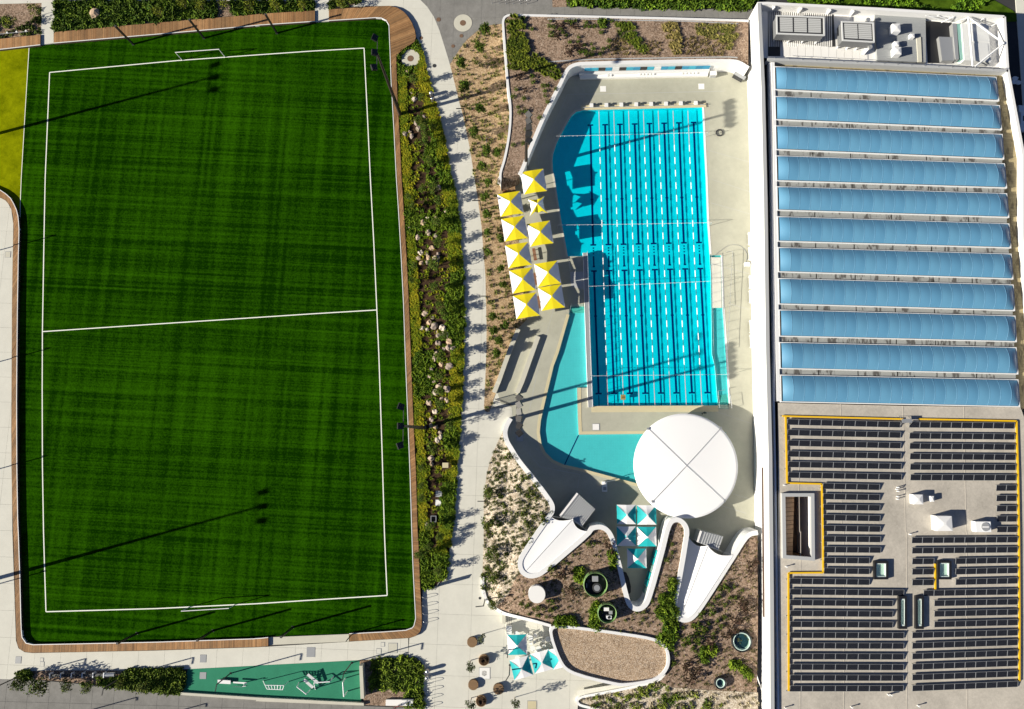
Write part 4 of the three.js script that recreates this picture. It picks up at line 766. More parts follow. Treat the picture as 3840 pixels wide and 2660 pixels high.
{ // folded, unfastened umbrella
  const p = at(2015, 764, 3.8).setY(0), o = thing('shade_umbrella', 'slack half-folded yellow and white shade umbrella with scalloped edges', 'umbrella', p, YG), top = V(0, 3.9, 0), n = 8;
  for (let k = 0; k < 4; k++) {
    const g = [];
    for (let h = 0; h < 2; h++) {
      const a0 = (k * 2 + h - 1) * Math.PI / 4 - Math.PI / 2 + yRot * -1, a1 = a0 + Math.PI / 4, r0 = h ? 1.1 : 2.1, r1 = h ? 2.1 : 1.1;
      const A = V(Math.cos(a0) * r0, 2.6, Math.sin(a0) * r0), B = V(Math.cos(a1) * r1, 2.6, Math.sin(a1) * r1), m = A.clone().add(B).multiplyScalar(.40).setY(2.55 + .45);
      for (const q of [[top, A, m], [top, m, B]]) { for (const v of q) g.push(v.x, v.y, v.z); for (const v of [q[0], q[2], q[1]]) g.push(v.x, v.y - .012, v.z); }
    }
    part('canopy_panel', geo(g), k % 2 ? M.fabricWhite : M.yellow, o, true);
  }
  part('post', cyl(.055, 3.9, 0, 0, 0, 10), M.whiteMetal, o, true); part('base_plate', cyl(.3, .05), M.galv, o, true);
}
const TG = 'turquoise and white shade umbrellas', rp = (x, y, h) => at(2060 + x / 3.291, 1800 + y / 3.291, h).setY(0), rq = (x, y, h) => at(1800 + x / 4.2, 2280 + y / 4.2, h).setY(0);
const tBase = umbrella(2.98, 2.4, 3.2, M.fabricWhite, M.teal, 'turquoise and white courtyard umbrella with turquoise side panels', TG); tBase.position.copy(rp(960, 435, 3.2));
copy(tBase, rp(1213, 440, 3.2)); copy(tBase, rp(960, 705, 3.2));
copy(tBase, rp(1213, 710, 3.2), Math.PI / 2, 1, 'turquoise and white courtyard umbrella turned a quarter against its neighbours in the block of four');
copy(tBase, rp(1090, 980, 3.2), Math.PI / 2, 1, 'single turquoise and white umbrella in the narrow end of the courtyard');
copy(tBase, rq(585, 605, 3.2), Math.PI / 2 + .03, 1, 'turquoise and white umbrella beside the planter plaza, set square to the cafe wall');
copy(tBase, rq(652, 972, 3.2), .26, 1, 'tilted-plan turquoise and white umbrella touching the round timber planters');
copy(tBase, rq(975, 872, 3.2), .26, 1, 'turquoise and white umbrella between two others outside the cafe');
copy(tBase, rq(1262, 800, 3.0), .26, 1, 'turquoise and white umbrella half under the gravel roof edge');

{ // big round canopy
  const h = 3.0, c = P(2, 2, 1565, 1000, h), R = P(2, 2, 1565 + 470, 1000, h).x - c.x, o = thing('round_canopy', 'huge white circular shade canopy over the shallow pool', 'canopy', V(c.x, 0, c.z));
  const prof = [[0, .42], [R * .25, .36], [R * .5, .27], [R * .75, .15], [R * .95, .03], [R, -.04], [R, -.32], [R - .12, -.32]].map(([r, y]) => new THREE.Vector2(r, h + y));
  part('membrane', new THREE.LatheGeometry(prof, 96), M.membrane, o, true);
  for (const [x, y] of [[1225, 668], [1880, 660], [1265, 1325], [1915, 1320]]) {
    const e = P(2, 2, x, y, h + .1), l = []; for (let k = 0; k <= 8; k++) { const t = k / 8, r = Math.hypot(e.x - c.x, e.z - c.z) * t; l.push(V(lerp(0, e.x - c.x, t), h + .47 - .4 * Math.pow(r / R, 1.6), lerp(0, e.z - c.z, t))); }
    part('seam_cable', pipe(l, .028, 16), M.grey, o, true); part('cable_clamp', bx(.35, .08, .35, e.x - c.x, h + .1, e.z - c.z), M.galv, o, true);
    part('mast', rod(V((e.x - c.x) * .8, 0, (e.z - c.z) * .8), V((e.x - c.x) * .97, h, (e.z - c.z) * .97), .12), M.whiteMetal, o, true);
  }
}
function sail(left, right, K, label) { // left and right edges run from the front corner to the shared tip
  const n = 20, w = 12, Lf = resample(left, n), Rt = resample(right, n), tip = Lf[n], o = thing('shade_sail', label, 'shade sail', V(K.x, 0, K.z)), pos = [], idx = [];
  const row = (x, i) => { const k = clamp(i, 0, n), a = Math.floor(k), b = Math.min(n, a + 1); return x[a].clone().lerp(x[b], k - a); };
  for (let i = 0; i <= n; i++) for (let j = 0; j <= w; j++) {
    const t = j / w, f = t < .5 ? t * 2 : (t - .5) * 2, s = i / n, k = i + Math.pow(1 - s, 3) * 1.1 * Math.sin(Math.PI * f);
    const m = K.clone().lerp(tip, k / n), p = t < .5 ? row(Lf, k).lerp(m, f) : m.lerp(row(Rt, k), f);
    p.y -= .08 * Math.sin(Math.PI * f) * (1 - s); pos.push(p.x, p.y, p.z);
    if (i && j) { const q = i * (w + 1) + j; idx.push(q, q - 1, q - w - 2, q, q - w - 2, q - w - 1); }
  }
  const g = geo(pos, idx); if (g.attributes.normal.getY(w + 5) < 0) { g.setIndex(idx.reverse()); g.computeVertexNormals(); }
  part('membrane', g, M.membrane, o);
  part('ridge_cable', bar(K.clone().add(V(0, .03, 0)), tip.clone().add(V(0, .03, 0)), .035), M.grey, o);
  part('mast', rod(V(K.x + .3, 0, K.z - .4), V(K.x, K.y + .15, K.z), .09), M.whiteMetal, o);
  part('edge_cable', bar(Lf[0], K, .04), M.galv, o); part('edge_cable', bar(K, Rt[0], .04), M.galv, o);
}
sail(T(2, 3, 3.66, 345, -142, 238, 10, 116, 195, 88, 262, 90, 320, 112, 366), T(2, 3, 3.7, 690, -2, 480, 180, 262, 355, 205, 380, 150, 382, 112, 366), P(2, 3, 545, -112, 3.85), 'white shade sail in the slot beside the sandy garden');
sail([...T(2, 3, 1.3, 1588, 45, 1574, 115), ...T(2, 3, 1.9, 1516, 451), ...T(2, 3, 2.6, 1484, 660), ...T(2, 3, 3.2, 1490, 730), ...T(2, 3, 3.6, 1516, 772)], T(2, 3, 3.8, 1990, 212, 1720, 630, 1645, 735, 1600, 774, 1555, 784, 1516, 772), P(2, 3, 1762, 128, 3.3), 'white shade sail in the slot beside the building wall, half in shade');
function shed(q, hgt, ribs, label) {
  const o = thing('shed', label, 'shed', V(q[0].x, 0, q[0].z)); part('wall_body', slab(q.map(p => V(p.x, 0, p.z)), 0, hgt - .12), M.midGrey, o); part('roof', slab(q, hgt - .1, hgt), M.midGrey, o);
  for (let k = 1; k < ribs; k++) part('roof_rib', bar(q[0].clone().lerp(q[1], k / ribs).setY(hgt + .03), q[3].clone().lerp(q[2], k / ribs).setY(hgt + .03), .09, .06), M.galv, o);
  part('gutter', bar(q[0].clone().setY(hgt + .05), q[3].clone().setY(hgt + .05), .3, .2), M.kerb, o);
}
shed(T(2, 2, 3.3, 590, 1250, 748, 1392, 632, 1545, 432, 1455), 3.3, 12, 'ribbed grey shed at the mouth of the sail slot by the leisure pool');
shed(T(2, 3, 2.9, 1702, -8, 1902, 44, 1856, 170, 1668, 92), 2.9, 9, 'ribbed grey shed in the slot next to the building');
{ const o = thing('dark_bench', 'long dark rounded bench against the courtyard wall', 'bench', P(2, 3, 1030, 460, 0)); part('seat', slab(smooth(T(2, 3, .45, 990, 372, 1030, 368, 1070, 545, 1035, 558), 3, true), 0, .45), M.black, o); part('backrest', wall(T(2, 3, .9, 996, 380, 1040, 560), .12, .4), M.black, o); }
{ const o = thing('glazed_screen', 'turquoise glazed screen along the courtyard wall', 'screen', P(2, 3, 1250, 400, 0)); for (let k = 0; k < 6; k++) part('pane', wall([P(2, 3, 1195 + k * 19, 560 - k * 66, 2.4), P(2, 3, 1211 + k * 19, 502 - k * 66, 2.4)], .08, .2), k % 3 ? M.teal : M.glassTeal, o); }

// roof drums and round skylights of the planted roof
{ const c = P(2, 3, 223, 565, 4.7), o = thing('roof_drum', 'plain white drum standing on the planted roof', 'drum', V(c.x, 3.3, c.z)); part('drum_body', cyl(1.25, 1.25, 0, 0, 0, 40), M.white, o, true); part('lid', cyl(1.28, .12, 0, 1.25, 0, 40), M.kerb, o, true); }
function tub(x, y, r, h, label) {
  const c = P(2, 3, x, y, 3.5 + h), o = thing('plant_tub', label, 'tub', V(c.x, 3.4, c.z));
  part('drum_body', new THREE.LatheGeometry([[r, 0], [r, h], [r - .1, h], [r - .1, .35], [0, .3]].map(([a, b]) => new THREE.Vector2(a, b)), 48), M.green, o, true);
  part('drum_floor', cyl(r - .12, .1, 0, .33, 0, 40), M.black, o, true);
  for (let k = 0; k < 12; k++) { const a = k * Math.PI / 6; part('panel_joint', bx(.05, h, .05, Math.cos(a) * r, h / 2, Math.sin(a) * r), M.rust, o, true); }
  return o;
}
{ const t1 = tub(755, 480, 1.8, 1.7, 'larger green drum holding a round fan on the planted roof');
  part('fan_casing', cyl(.68, 1.0, .2, .4, .5), M.charcoal, t1, true); part('fan_guard', cyl(.45, .06, .2, 1.4, .5), M.galv, t1, true); part('duct_box', bx(.85, 1.2, .8, -.05, 1.0, -.85), M.grey, t1, true); part('pipe', cyl(.25, .9, -1.0, .4, -.5), M.charcoal, t1, true); part('bracket', bx(.06, .6, .6, -1.3, .9, .2), M.white, t1, true);
  const t2 = tub(860, 738, 1.42, 1.5, 'smaller green drum holding boxes and a fan on the planted roof');
  part('duct_box', bx(.75, .7, .5, -.1, .9, -.55), M.kerb, t2, true); part('fan_casing', bx(.8, .7, .5, .25, .8, .65), M.whiteMetal, t2, true); part('fan_guard', cyl(.2, .05, .25, 1.16, .65), M.black, t2, true); part('junction_box', bx(.5, .6, .5, .55, .8, -.05), M.grey, t2, true);
  for (const [x, y, r, l] of [[2072, 990, 1.55, 'larger round roof skylight with a black ring near the building wall'], [1880, 1365, .92, 'smaller round roof skylight with a black ring']]) {
    const c = P(2, 3, x, y, 3.9), o = thing('round_skylight', l, 'skylight', V(c.x, 3.45, c.z));
    part('ring', new THREE.LatheGeometry([[r, 0], [r, .42], [r - .14, .46], [r - .18, .2], [r - .18, 0]].map(([a, b]) => new THREE.Vector2(a, b)), 48), M.black, o, true);
    part('shaft', new THREE.LatheGeometry([[r - .2, .3], [r - .5, .04], [0, .02]].map(([a, b]) => new THREE.Vector2(a, b)), 40), std(.40, .52, .46, .5), o, true);
    part('inner_rim', new THREE.TorusGeometry(r - .3, .09, 8, 40).rotateX(Math.PI / 2).translate(0, .34, 0), M.kerb, o, true);
    part('dome', new THREE.SphereGeometry(r - .2, 32, 8, 0, Math.PI * 2, 0, Math.PI / 2).scale(1, .25, 1).translate(0, .36, 0), new THREE.MeshPhysicalMaterial({ color: C(.85, .96, .93), transmission: 1, thickness: 0, roughness: .04 }), o, true);
    part('well', cyl(r - .5, .02, 0, .06, 0, 32), M.glassDark, o, true);
  } }

// ---------------------------------------------------------------- pool equipment
const rope = i => {
  const a = [1920 + (783 + 133.4 * i) / 2.4, 990 / 2.4], b = [1920 + (865 + 141 * i) / 2.4, 1330 + 460 / 2.4], mid = [lerp(a[0], b[0], .5) - 3.2, (a[1] + b[1]) / 2];
  const f = t => { const u = (1 - t) * (1 - t) * a[0] + 2 * t * (1 - t) * mid[0] + t * t * b[0], v = lerp(a[1], b[1], t); return at(u, v, WATER + .03); };
  const o = thing('lane_rope', 'lane rope of white and dark floats stretched across the lap pool', 'lane rope', f(0), 'lane ropes in the lap pool');
  part('cable', pipe([f(0), f(.25), f(.5), f(.75), f(1)], .03, 20), M.grey, o);
  part('end_floats', rod(f(.004), f(.115), .055, .055, 6), std(.45, .30, .30, .6), o); part('end_floats', rod(f(.885), f(.996), .055, .055, 6), std(.45, .26, .27, .6), o);
  const n = 18; for (let k = 0; k < n; k++) { const t0 = .118 + k * .764 / n, t1 = t0 + .022, t2 = .118 + (k + 1) * .764 / n; part('white_floats', rod(f(t0), f(t1), .072, .072, 8), M.fabricWhite, o); part('dark_floats', rod(f(t1 + .001), f(t2 - .001), .042, .042, 6), M.charcoal, o); }
};
for (let i = 0; i < 7; i++) rope(i);
const block = thing('starting_block', 'white starting block at the end of a swimming lane', 'starting block', V(0, 0, 0), 'starting blocks of the lap pool');
part('platform', bx(.6, .07, .66, 0, .68, 0).rotateX(.06), M.white, block, true); part('pedestal', bx(.42, .66, .4, 0, .33, -.05), M.kerb, block, true); part('step', bx(.4, .28, .22, 0, .14, -.42), M.galv, block, true); part('front_grip', bx(.5, .05, .05, 0, .5, .3), M.steel, block, true);
for (let i = 0; i < 8; i++) { const p = P(2, 0, 712 + 133.6 * i, 963 - 3 * i, 0); i ? copy(block, p) : block.position.copy(p); }
{ const o = thing('start_wall', 'long pale platform under the starting blocks', 'platform', P(2, 0, 620, 965, 0)); part('platform', slab(T(2, 0, .2, 620, 950, 1745, 928, 1750, 962, 620, 988), 0, .2), M.coping, o); part('cover_roll', rod(P(2, 0, 640, 968, .45), P(2, 0, 1740, 940, .45), .06), M.grey, o); }
const flagLine = (a, b, label) => { const o = thing('flag_line', label, 'flag line', V(a.x, 0, a.z), 'backstroke flag lines'); part('cord', pipe([a, a.clone().lerp(b, .5).add(V(0, -.12, 0)), b], .022, 20), M.white, o); for (const e of [a, b]) part('post', rod(V(e.x, 0, e.z), e, .035), M.steel, o); const n = 36; for (let k = 1; k < n; k++) { const p = a.clone().lerp(b, k / n); p.y -= .12 * Math.sin(Math.PI * k / n); part('flag', geo([p.x - .09, p.y, p.z, p.x + .09, p.y, p.z, p.x, p.y - .26, p.z + .05]), k % 3 ? M.fabricWhite : M.teal, o); } };
flagLine(P(2, 0, 398, 1225, 1.8), P(2, 0, 1768, 1190, 1.8), 'string of small flags across the lap pool near the starting blocks');
flagLine(P(2, 1, 415, 430, 1.8), P(2, 1, 1800, 408, 1.8), 'string of small flags across the lap pool by the yellow umbrellas');
flagLine(P(2, 1, 690, 982, 1.8), P(2, 1, 1900, 930, 1.8), 'string of small flags crossing above the white pool ramp');
flagLine(P(2, 2, 705, 192, 1.8), P(2, 2, 1960, 178, 1.8), 'string of small flags near the far end of the lap pool');
{ // dividing walkway between the pools, with its fence
  const l = [...T(2, 1, .3, 658, 680, 672, 1100, 688, 1596), ...T(2, 2, .3, 706, 475)], o = thing('pool_bulkhead', 'narrow grey walkway dividing the lap pool from the leisure pool', 'walkway', V(l[0].x, 0, l[0].z));
  part('walkway', wall(l, .62, -1.0), M.grey, o); part('white_edge', wall(offsetLine(l, -.34).map(p => V(p.x, .33, p.z)), .06, -.9), M.kerb, o); part('white_edge', wall(offsetLine(l, .34).map(p => V(p.x, .33, p.z)), .06, -.9), M.kerb, o);
  const q = resample(offsetLine(l, -.3).map(p => V(p.x, 1.35, p.z)), 24); for (let k = 0; k <= 24; k++) part('fence_post', rod(V(q[k].x, .3, q[k].z), q[k], .028, .028, 6), M.steel, o); part('fence_rail', pipe(q, .028, 60), M.steel, o);
}
function rail(pts, label, h = .95) { const o = thing('handrail', label, 'handrail', V(pts[0].x, 0, pts[0].z), 'steel handrails at the pools'), q = pts.map(p => V(p.x, h, p.z)); for (let i = 1; i < q.length; i++) part('top_rail', rod(q[i - 1], q[i], .03, .03, 6), M.steel, o); const n = Math.max(2, Math.round(pathLen(q) / 1.6)); for (const p of resample(q, n)) part('post', rod(V(p.x, -.1, p.z), p, .026, .026, 6), M.steel, o); }
rail([...T(2, 1, 0, 1783, 712, 1803, 1596), ...T(2, 2, 0, 1832, 220)], 'steel handrail between the swimming lanes and the white ramp');
rail(T(2, 1, 0, 1882, 712, 1896, 1180), 'steel handrail on the outer side of the white ramp');
rail([...T(2, 1, 0, 1925, 680, 1972, 680, 1935, 1400, 1930, 1560)], 'long steel handrail on the deck beside the white ramp');
rail([...T(2, 2, 0, 1855, 485, 1842, 330, 1900, 322)], 'steel handrail down the steps at the end of the ramp'); rail(T(2, 2, 0, 1965, 485, 1952, 370), 'steel handrail beside the ramp steps'); rail(T(2, 1, 0, 505, 740, 520, 846), 'steel handrail of the dark steps into the lap pool'); rail(T(2, 1, 0, 515, 1222, 532, 1145), 'steel handrail of the steps into the leisure pool');
{ const o = thing('pool_hoist', 'white wheeled pool hoist at the leisure pool edge', 'hoist', P(2, 2, 835, 1190, 0)), c = P(2, 2, 835, 1190, .5); part('base', bx(.8, .4, 1.6, c.x, .2, c.z).rotateY(0), M.white, o); part('arm', rod(P(2, 2, 835, 1150, 1.4), P(2, 2, 935, 1130, 1.6), .05), M.steel, o); part('mast', rod(P(2, 2, 835, 1150, .3), P(2, 2, 835, 1150, 1.5), .07), M.whiteMetal, o); part('seat', bx(.5, .08, .5, c.x, .6, c.z + .3), M.grey, o); part('battery_box', bx(.4, .3, .3, c.x, .55, c.z - .4), M.kerb, o); }
{ const p = P(2, 2, 1000, 385, WATER + .06), o = thing('pool_robot', 'small orange-brown floating pool float by a lane rope', 'float', p); part('float_body', bx(.75, .22, .8, 0, .05, 0), std(.32, .22, .06, .7), o, true); part('handle', bx(.5, .06, .1, 0, .19, 0), M.charcoal, o, true); }
{ const o = thing('lifebuoy_stand', 'round dark tyre-like ring lying on the deck beside the lap pool', 'ring', P(2, 0, 1868, 1195, .1)); part('ring', new THREE.TorusGeometry(.55, .1, 10, 32).rotateX(Math.PI / 2), M.charcoal, o, true); }
{ const o = thing('control_box', 'grey box on the deck at the end of the stepped seat', 'box', P(2, 0, 1815, 660, 0)); const c = P(2, 0, 1815, 658, .9); part('casing', bx(1.0, .9, .75, c.x, .45, c.z), M.midGrey, o); part('lid', bx(1.04, .06, .8, c.x, .93, c.z), M.kerb, o);
  const s = thing('storage_crate', 'dark framed pair of crates against the white wall corner', 'crate', P(2, 0, 2045, 678, 0)), q = T(2, 0, .8, 2018, 635, 2100, 682, 2075, 722, 1992, 676); part('casing', slab(q, 0, .8), M.charcoal, s); part('lid', slab(q.map(p => p.clone().lerp(P(2, 0, 2020, 655, .8), .3)), .8, .86), M.grey, s); part('lid', slab(q.map(p => p.clone().lerp(P(2, 0, 2072, 686, .8), .3)).map(p => V(p.x + .3, .8, p.z + .2)), .8, .88), M.grey, s); }
const slimBench = thing('wall_bench', 'slim white bench against the long white building wall', 'bench', P(2, 1, 2130, 560, 0), 'slim benches along the building wall'); part('seat', bx(.4, .06, 2.2, 0, .45, 0), M.white, slimBench, true); for (const z of [-.9, .9]) part('leg', bx(.35, .45, .06, 0, .22, z), M.whiteMetal, slimBench, true);
for (const [c, r, x, y] of [[2, 1, 2134, 695], [2, 1, 2138, 950], [2, 1, 2140, 1080], [2, 1, 2144, 1350], [2, 1, 2146, 1480]]) copy(slimBench, P(c, r, x, y, 0));
{ const o = thing('hose_reel', 'white hose reel box with its hose on the deck by the wall', 'hose reel', P(2, 1, 2120, 782, 0)); const c = P(2, 1, 2122, 782, .5); part('casing', bx(.9, .5, .6, c.x, .25, c.z), M.white, o); part('hose', pipe([P(2, 1, 2105, 770, .05), P(2, 1, 2118, 700, .04), P(2, 1, 2060, 620, .04), P(2, 1, 1960, 612, .04), P(2, 1, 1840, 690, .04)], .03, 40), M.grey, o); }
{ // pool fence and gate by the ramp
  const l = T(1, 2, 1.3, 2152, 400, 2230, 425, 2300, 455), o = thing('pool_fence', 'dark pool fence with a gate at the foot of the ramp walls', 'fence', V(l[0].x, 0, l[0].z)), q = resample(l, 14);
  part('top_rail', bar(l[0], l[2], .05), M.charcoal, o); part('bottom_rail', bar(l[0].clone().setY(.15), l[2].clone().setY(.15), .05), M.charcoal, o); q.forEach(p => part('baluster', bar(V(p.x, 0, p.z), p, .03), M.charcoal, o)); for (const p of [l[0], l[2]]) part('gate_post', bar(V(p.x, 0, p.z), V(p.x, 1.5, p.z), .1), M.charcoal, o);
}
// person at the end of the lap pool
{
  const c = P(2, 2, 1716, 528, 0), o = thing('person', 'person in dark clothes standing at the pool end beside the round canopy', 'person', c);
  const J = { pel: V(0, .95, 0), chest: V(.02, 1.32, -.02), neck: V(.02, 1.5, -.03), sl: V(-.19, 1.42, 0), el: V(-.34, 1.16, .1), hl: V(-.30, .98, .26), sr: V(.2, 1.42, -.02), er: V(.33, 1.15, .02), hr: V(.28, .95, .16), kl: V(-.11, .5, .06), al: V(-.12, .09, 0), kr: V(.12, .5, 0), ar: V(.15, .09, -.06), hip1: V(-.1, .92, 0), hip2: V(.1, .92, 0) };
  const limb = (a, b, r1, r2) => rod(a, b, r1, r2, 10), ball = (p, r, sx = 1, sy = 1, sz = 1) => new THREE.SphereGeometry(r, 14, 10).scale(sx, sy, sz).translate(p.x, p.y, p.z);
  const body = [ball(J.pel, .17, 1, .8, .7), limb(J.pel, J.chest, .155, .19), ball(J.chest, .2, 1, 1, .68), limb(J.chest, J.neck, .1, .06), limb(J.sl, J.el, .055, .045), limb(J.el, J.hl, .043, .032), limb(J.sr, J.er, .055, .045), limb(J.er, J.hr, .043, .032), ball(J.sl, .07), ball(J.sr, .07), ball(J.el, .046), ball(J.er, .046), ball(J.hl, .05, .8, 1, .6), ball(J.hr, .05, .8, 1, .6), limb(J.hip1, J.kl, .095, .065), limb(J.kl, J.al, .06, .04), limb(J.hip2, J.kr, .095, .065), limb(J.kr, J.ar, .06, .04), ball(J.kl, .066), ball(J.kr, .066), ball(V(-.12, .045, .06), .06, .8, .7, 1.9), ball(V(.15, .045, 0), .06, .8, .7, 1.9), limb(J.neck, V(.02, 1.6, 0), .055, .05), ball(V(.02, 1.66, .01), .105, .82, 1.12, .95), ball(V(.02, 1.65, .115), .02)];
  part('body', merge(body), M.charcoal, o, true); part('hair', ball(V(.02, 1.69, -.015), .115, .85, 1.02, .95), M.black, o, true);
}

// ---------------------------------------------------------------- poles, lamps, goals
function floodPole(base, h, n, gap, label, group, tilt = -.5) {
  const o = thing('floodlight_pole', label, 'floodlight', base, group); part('pole', cyl(.32, h, 0, 0, 0, 14, .16), M.poleDark, o, true);
  part('cross_arm', bar(V(0, h, -gap * (n - 1) / 2), V(0, h, gap * (n - 1) / 2), .1), M.charcoal, o, true); part('footing', cyl(.45, .12, 0, 0, 0), M.grey, o, true);
  for (let k = 0; k < n; k++) { const z = (k - (n - 1) / 2) * gap, t = (k - (n - 1) / 2) * .35; const l = part('lamp_head', bx(.8, .38, .86).rotateZ(tilt).rotateY(t).translate(-.35, h + .2, z), M.black, o, true); part('lens', bx(.66, .03, .72, 0, -.21, 0).rotateZ(tilt).rotateY(t).translate(-.35, h + .2, z), M.glassDark, l, true); part('bracket', bx(.3, .08, .1, -.12, h + .05, z), M.charcoal, l, true); }
  return o;
}
const FL = 'tall floodlights of the pitch', fh = 19.4, back = p => p.clone().addScaledVector(V(sunDir.x, 0, sunDir.z).normalize(), fh / Math.tan(SUN_ELEV)).setY(0);
floodPole(P(1, 0, 1300, 1035, 0), fh, 3, 2.25, 'tall three-head floodlight pole beside the boulder planting', FL);
floodPole(at(1512, 1598, fh).setY(0), fh, 3, 2.6, 'tall three-head floodlight pole in the grassy part of the planted strip', FL);
for (const [c, r, x, y, l] of [[0, 0, 1890, 700, 'tall three-head floodlight pole out on the lawn side'], [0, 2, 2315, 1375, 'tall three-head floodlight pole on the bare concrete side']]) { const o = floodPole(back(P(c, r, x, y, 0)), fh, 3, 2.25, l, FL); o.rotation.y = Math.PI; }
const PLg = 'floodlight masts of the pool'; { const a = floodPole(P(2, 0, 126, 1508, 0), 15.2, 5, 1.0, 'floodlight mast with five heads beside the yellow umbrellas', PLg, -.5); a.rotation.y = Math.PI; const b = floodPole(at(1938, 1558, 15.2).setY(0), 15.2, 6, 1.0, 'floodlight mast with six heads at the leisure pool corner', PLg, -.5); b.rotation.y = Math.PI; }
const netPost = thing('net_post', 'plain black ball-stop post behind the goal beside the planted bank', 'post', P(0, 0, 1197, 398, 0), 'black ball-stop posts'); part('post', bx(.27, 5.4, .27, 0, 2.7, 0), M.black, netPost, true); part('footing', bx(.4, .04, .4, 0, .02, 0), M.charcoal, netPost, true); part('cap', bx(.31, .06, .31, 0, 5.43, 0), M.charcoal, netPost, true);
for (const [c, r, x, y] of [[0, 0, 1835, 343], [1, 0, 187, 298]]) copy(netPost, P(c, r, x, y, 0));
for (const [c, r, x, y] of [[0, 3, 1230, 915], [0, 3, 1915, 890], [1, 3, 330, 860]]) copy(netPost, P(c, r, x, y, 0), 0, 1, 'plain black ball-stop post behind the goal beside the exercise area path');
function goal(a, b, label) {
  const o = thing('football_goal', label, 'goal', a.clone().add(b).multiplyScalar(.5), 'football goals'), h = 2.44; for (const p of [a, b]) part('goal_post', rod(V(p.x, 0, p.z), V(p.x, h, p.z), .07), M.white, o); part('crossbar', rod(V(a.x, h, a.z), V(b.x, h, b.z), .07), M.white, o);
}
goal(P(0, 0, 1640, 541), P(0, 0, 2025, 513), 'white goal frame at the boardwalk and lawn end'); goal(P(0, 3, 1698, 680), P(0, 3, 2117, 655), 'white goal frame at the exercise area end');
function pathLamp(base, h, arm, turn, label) { const o = thing('path_light', label, 'lamp post', base, 'black path lights'); part('post', bar(V(0, 0, 0), V(0, h, 0), .13), M.black, o, true); part('arm', bar(V(0, h, 0), V(-arm, h, 0), .12), M.black, o, true); part('footing', bx(.3, .05, .3, 0, .03, 0), M.charcoal, o, true); o.rotation.y = turn; }
const LB2 = 'black path light with a straight arm at the edge of the mulch garden';
for (const [c, r, x, y] of [[1, 0, 1890, 1090], [1, 1, 2030, 292], [1, 1, 2092, 1120]]) pathLamp(P(c, r, x, y, 0), 4.6, 1.25, 0, LB2);
pathLamp(P(1, 2, 2072, 1298, 0), 4.6, 1.1, 0, 'black path light leaning over the path from the sandy garden');
pathLamp(P(1, 3, 2062, 605, 0), 4.6, 1.2, .1, 'black path light at the rounded corner of the sandy garden wall'); pathLamp(P(1, 3, 2285, 1200, 0), 4.6, 1.0, 1.0, 'black path light among the round planters'); pathLamp(P(2, 3, -30, 1020 , 0), 3.8, .8, 1.4, 'black path light beside the cafe umbrellas');
for (const [x, y] of [[830, 1125], [1800, 1115], [460, 1085], [1560, 985]].slice(0, 2)) pathLamp(back(P(0, 3, x, y, 0)).lerp(P(0, 3, x, y, 0), .72), 5.0, 1.0, 1.4, 'black path light at the bottom shrub bed');
for (const [x, y] of [[470, 1080], [1560, 985]]) pathLamp(back(P(1, 3, x, y, 0)).lerp(P(1, 3, x, y, 0), .72), 5.0, 1.0, 1.4, 'black path light beside the exercise area');
for (const [c, r, x, y] of [[0, 1, 525, 515], [0, 1, 480, 1530], [0, 2, 450, 905], [0, 3, 440, 345]]) pathLamp(back(P(c, r, x, y, 0)).lerp(P(c, r, x, y, 0), .68), 6, .8, 0, 'black path light on the bare concrete beside the pitch');
for (const [x, y] of [[1265, 1480], [1890, 1535]]) pathLamp(back(P(0, 3, x, y, 0)).lerp(P(0, 3, x, y, 0), .7), 5.6, .5, 1.57, 'black path light at the far side of the paved road');
{ const o = thing('long_seat', 'long slim seat on white supports set into the wedge shrub bed', 'bench', P(0, 3, 690, 1300, 0)); part('seat', slab(T(0, 3, .75, 435, 1284, 935, 1278, 935, 1302, 435, 1308), .68, .75), M.charcoal, o); for (let k = 0; k < 6; k++) { const p = P(0, 3, 446 + k * 97, 1297 - k, .8); part('support', bx(.14, .85, .75, p.x, .43, p.z), M.whiteMetal, o); } const b = thing('steel_drum', 'short steel drum lying at the end of the long seat', 'drum', P(0, 3, 985, 1285, 0)); part('drum_body', rod(P(0, 3, 945, 1288, .5), P(0, 3, 1028, 1284, .5), .32, .32, 20), M.steel, b); part('rim', rod(P(0, 3, 1026, 1284, .5), P(0, 3, 1032, 1284, .5), .35, .35, 20), M.galv, b); }
{ const a = P(1, 3, 870, 915, 0); pathLamp(a, 3.6, .3, 1, 'short black path light at the white ramp'); }

// ---------------------------------------------------------------- street furniture
const hoop = thing('bicycle_hoop', 'steel bicycle hoop on the plaza beside the boardwalk corner', 'bike rack', P(1, 3, 1520, 587, 0), 'bicycle hoops');
{ const pts = [V(0, 0, -.38), V(0, .72, -.36), V(0, .86, -.2), V(0, .86, .2), V(0, .72, .36), V(0, 0, .38)]; part('tube', new THREE.TubeGeometry(new THREE.CatmullRomCurve3(pts, false, 'centripetal'), 30, .03, 6), M.steel, hoop, true); for (const z of [-.38, .38]) part('foot_plate', bx(.16, .02, .16, 0, .03, z), M.galv, hoop, true); hoop.rotation.y = 1.2; }
for (const [x, y] of [[1522, 660], [1525, 733], [1527, 805]]) copy(hoop, P(1, 3, x, y, 0), 1.2);
for (const [x, y] of [[1570, 1345], [1570, 1418], [1565, 1490], [1560, 1563]]) copy(hoop, P(1, 3, x, y, 0), 1.2, 1, 'steel bicycle hoop on the plaza beside the square shrub bed');
for (let k = 0; k < 6; k++) copy(hoop, P(1, 0, 2118 + k * 63, 12 + k * 1.5, 0), .4, 1, 'steel bicycle hoop on the grey paving near the garden corner');
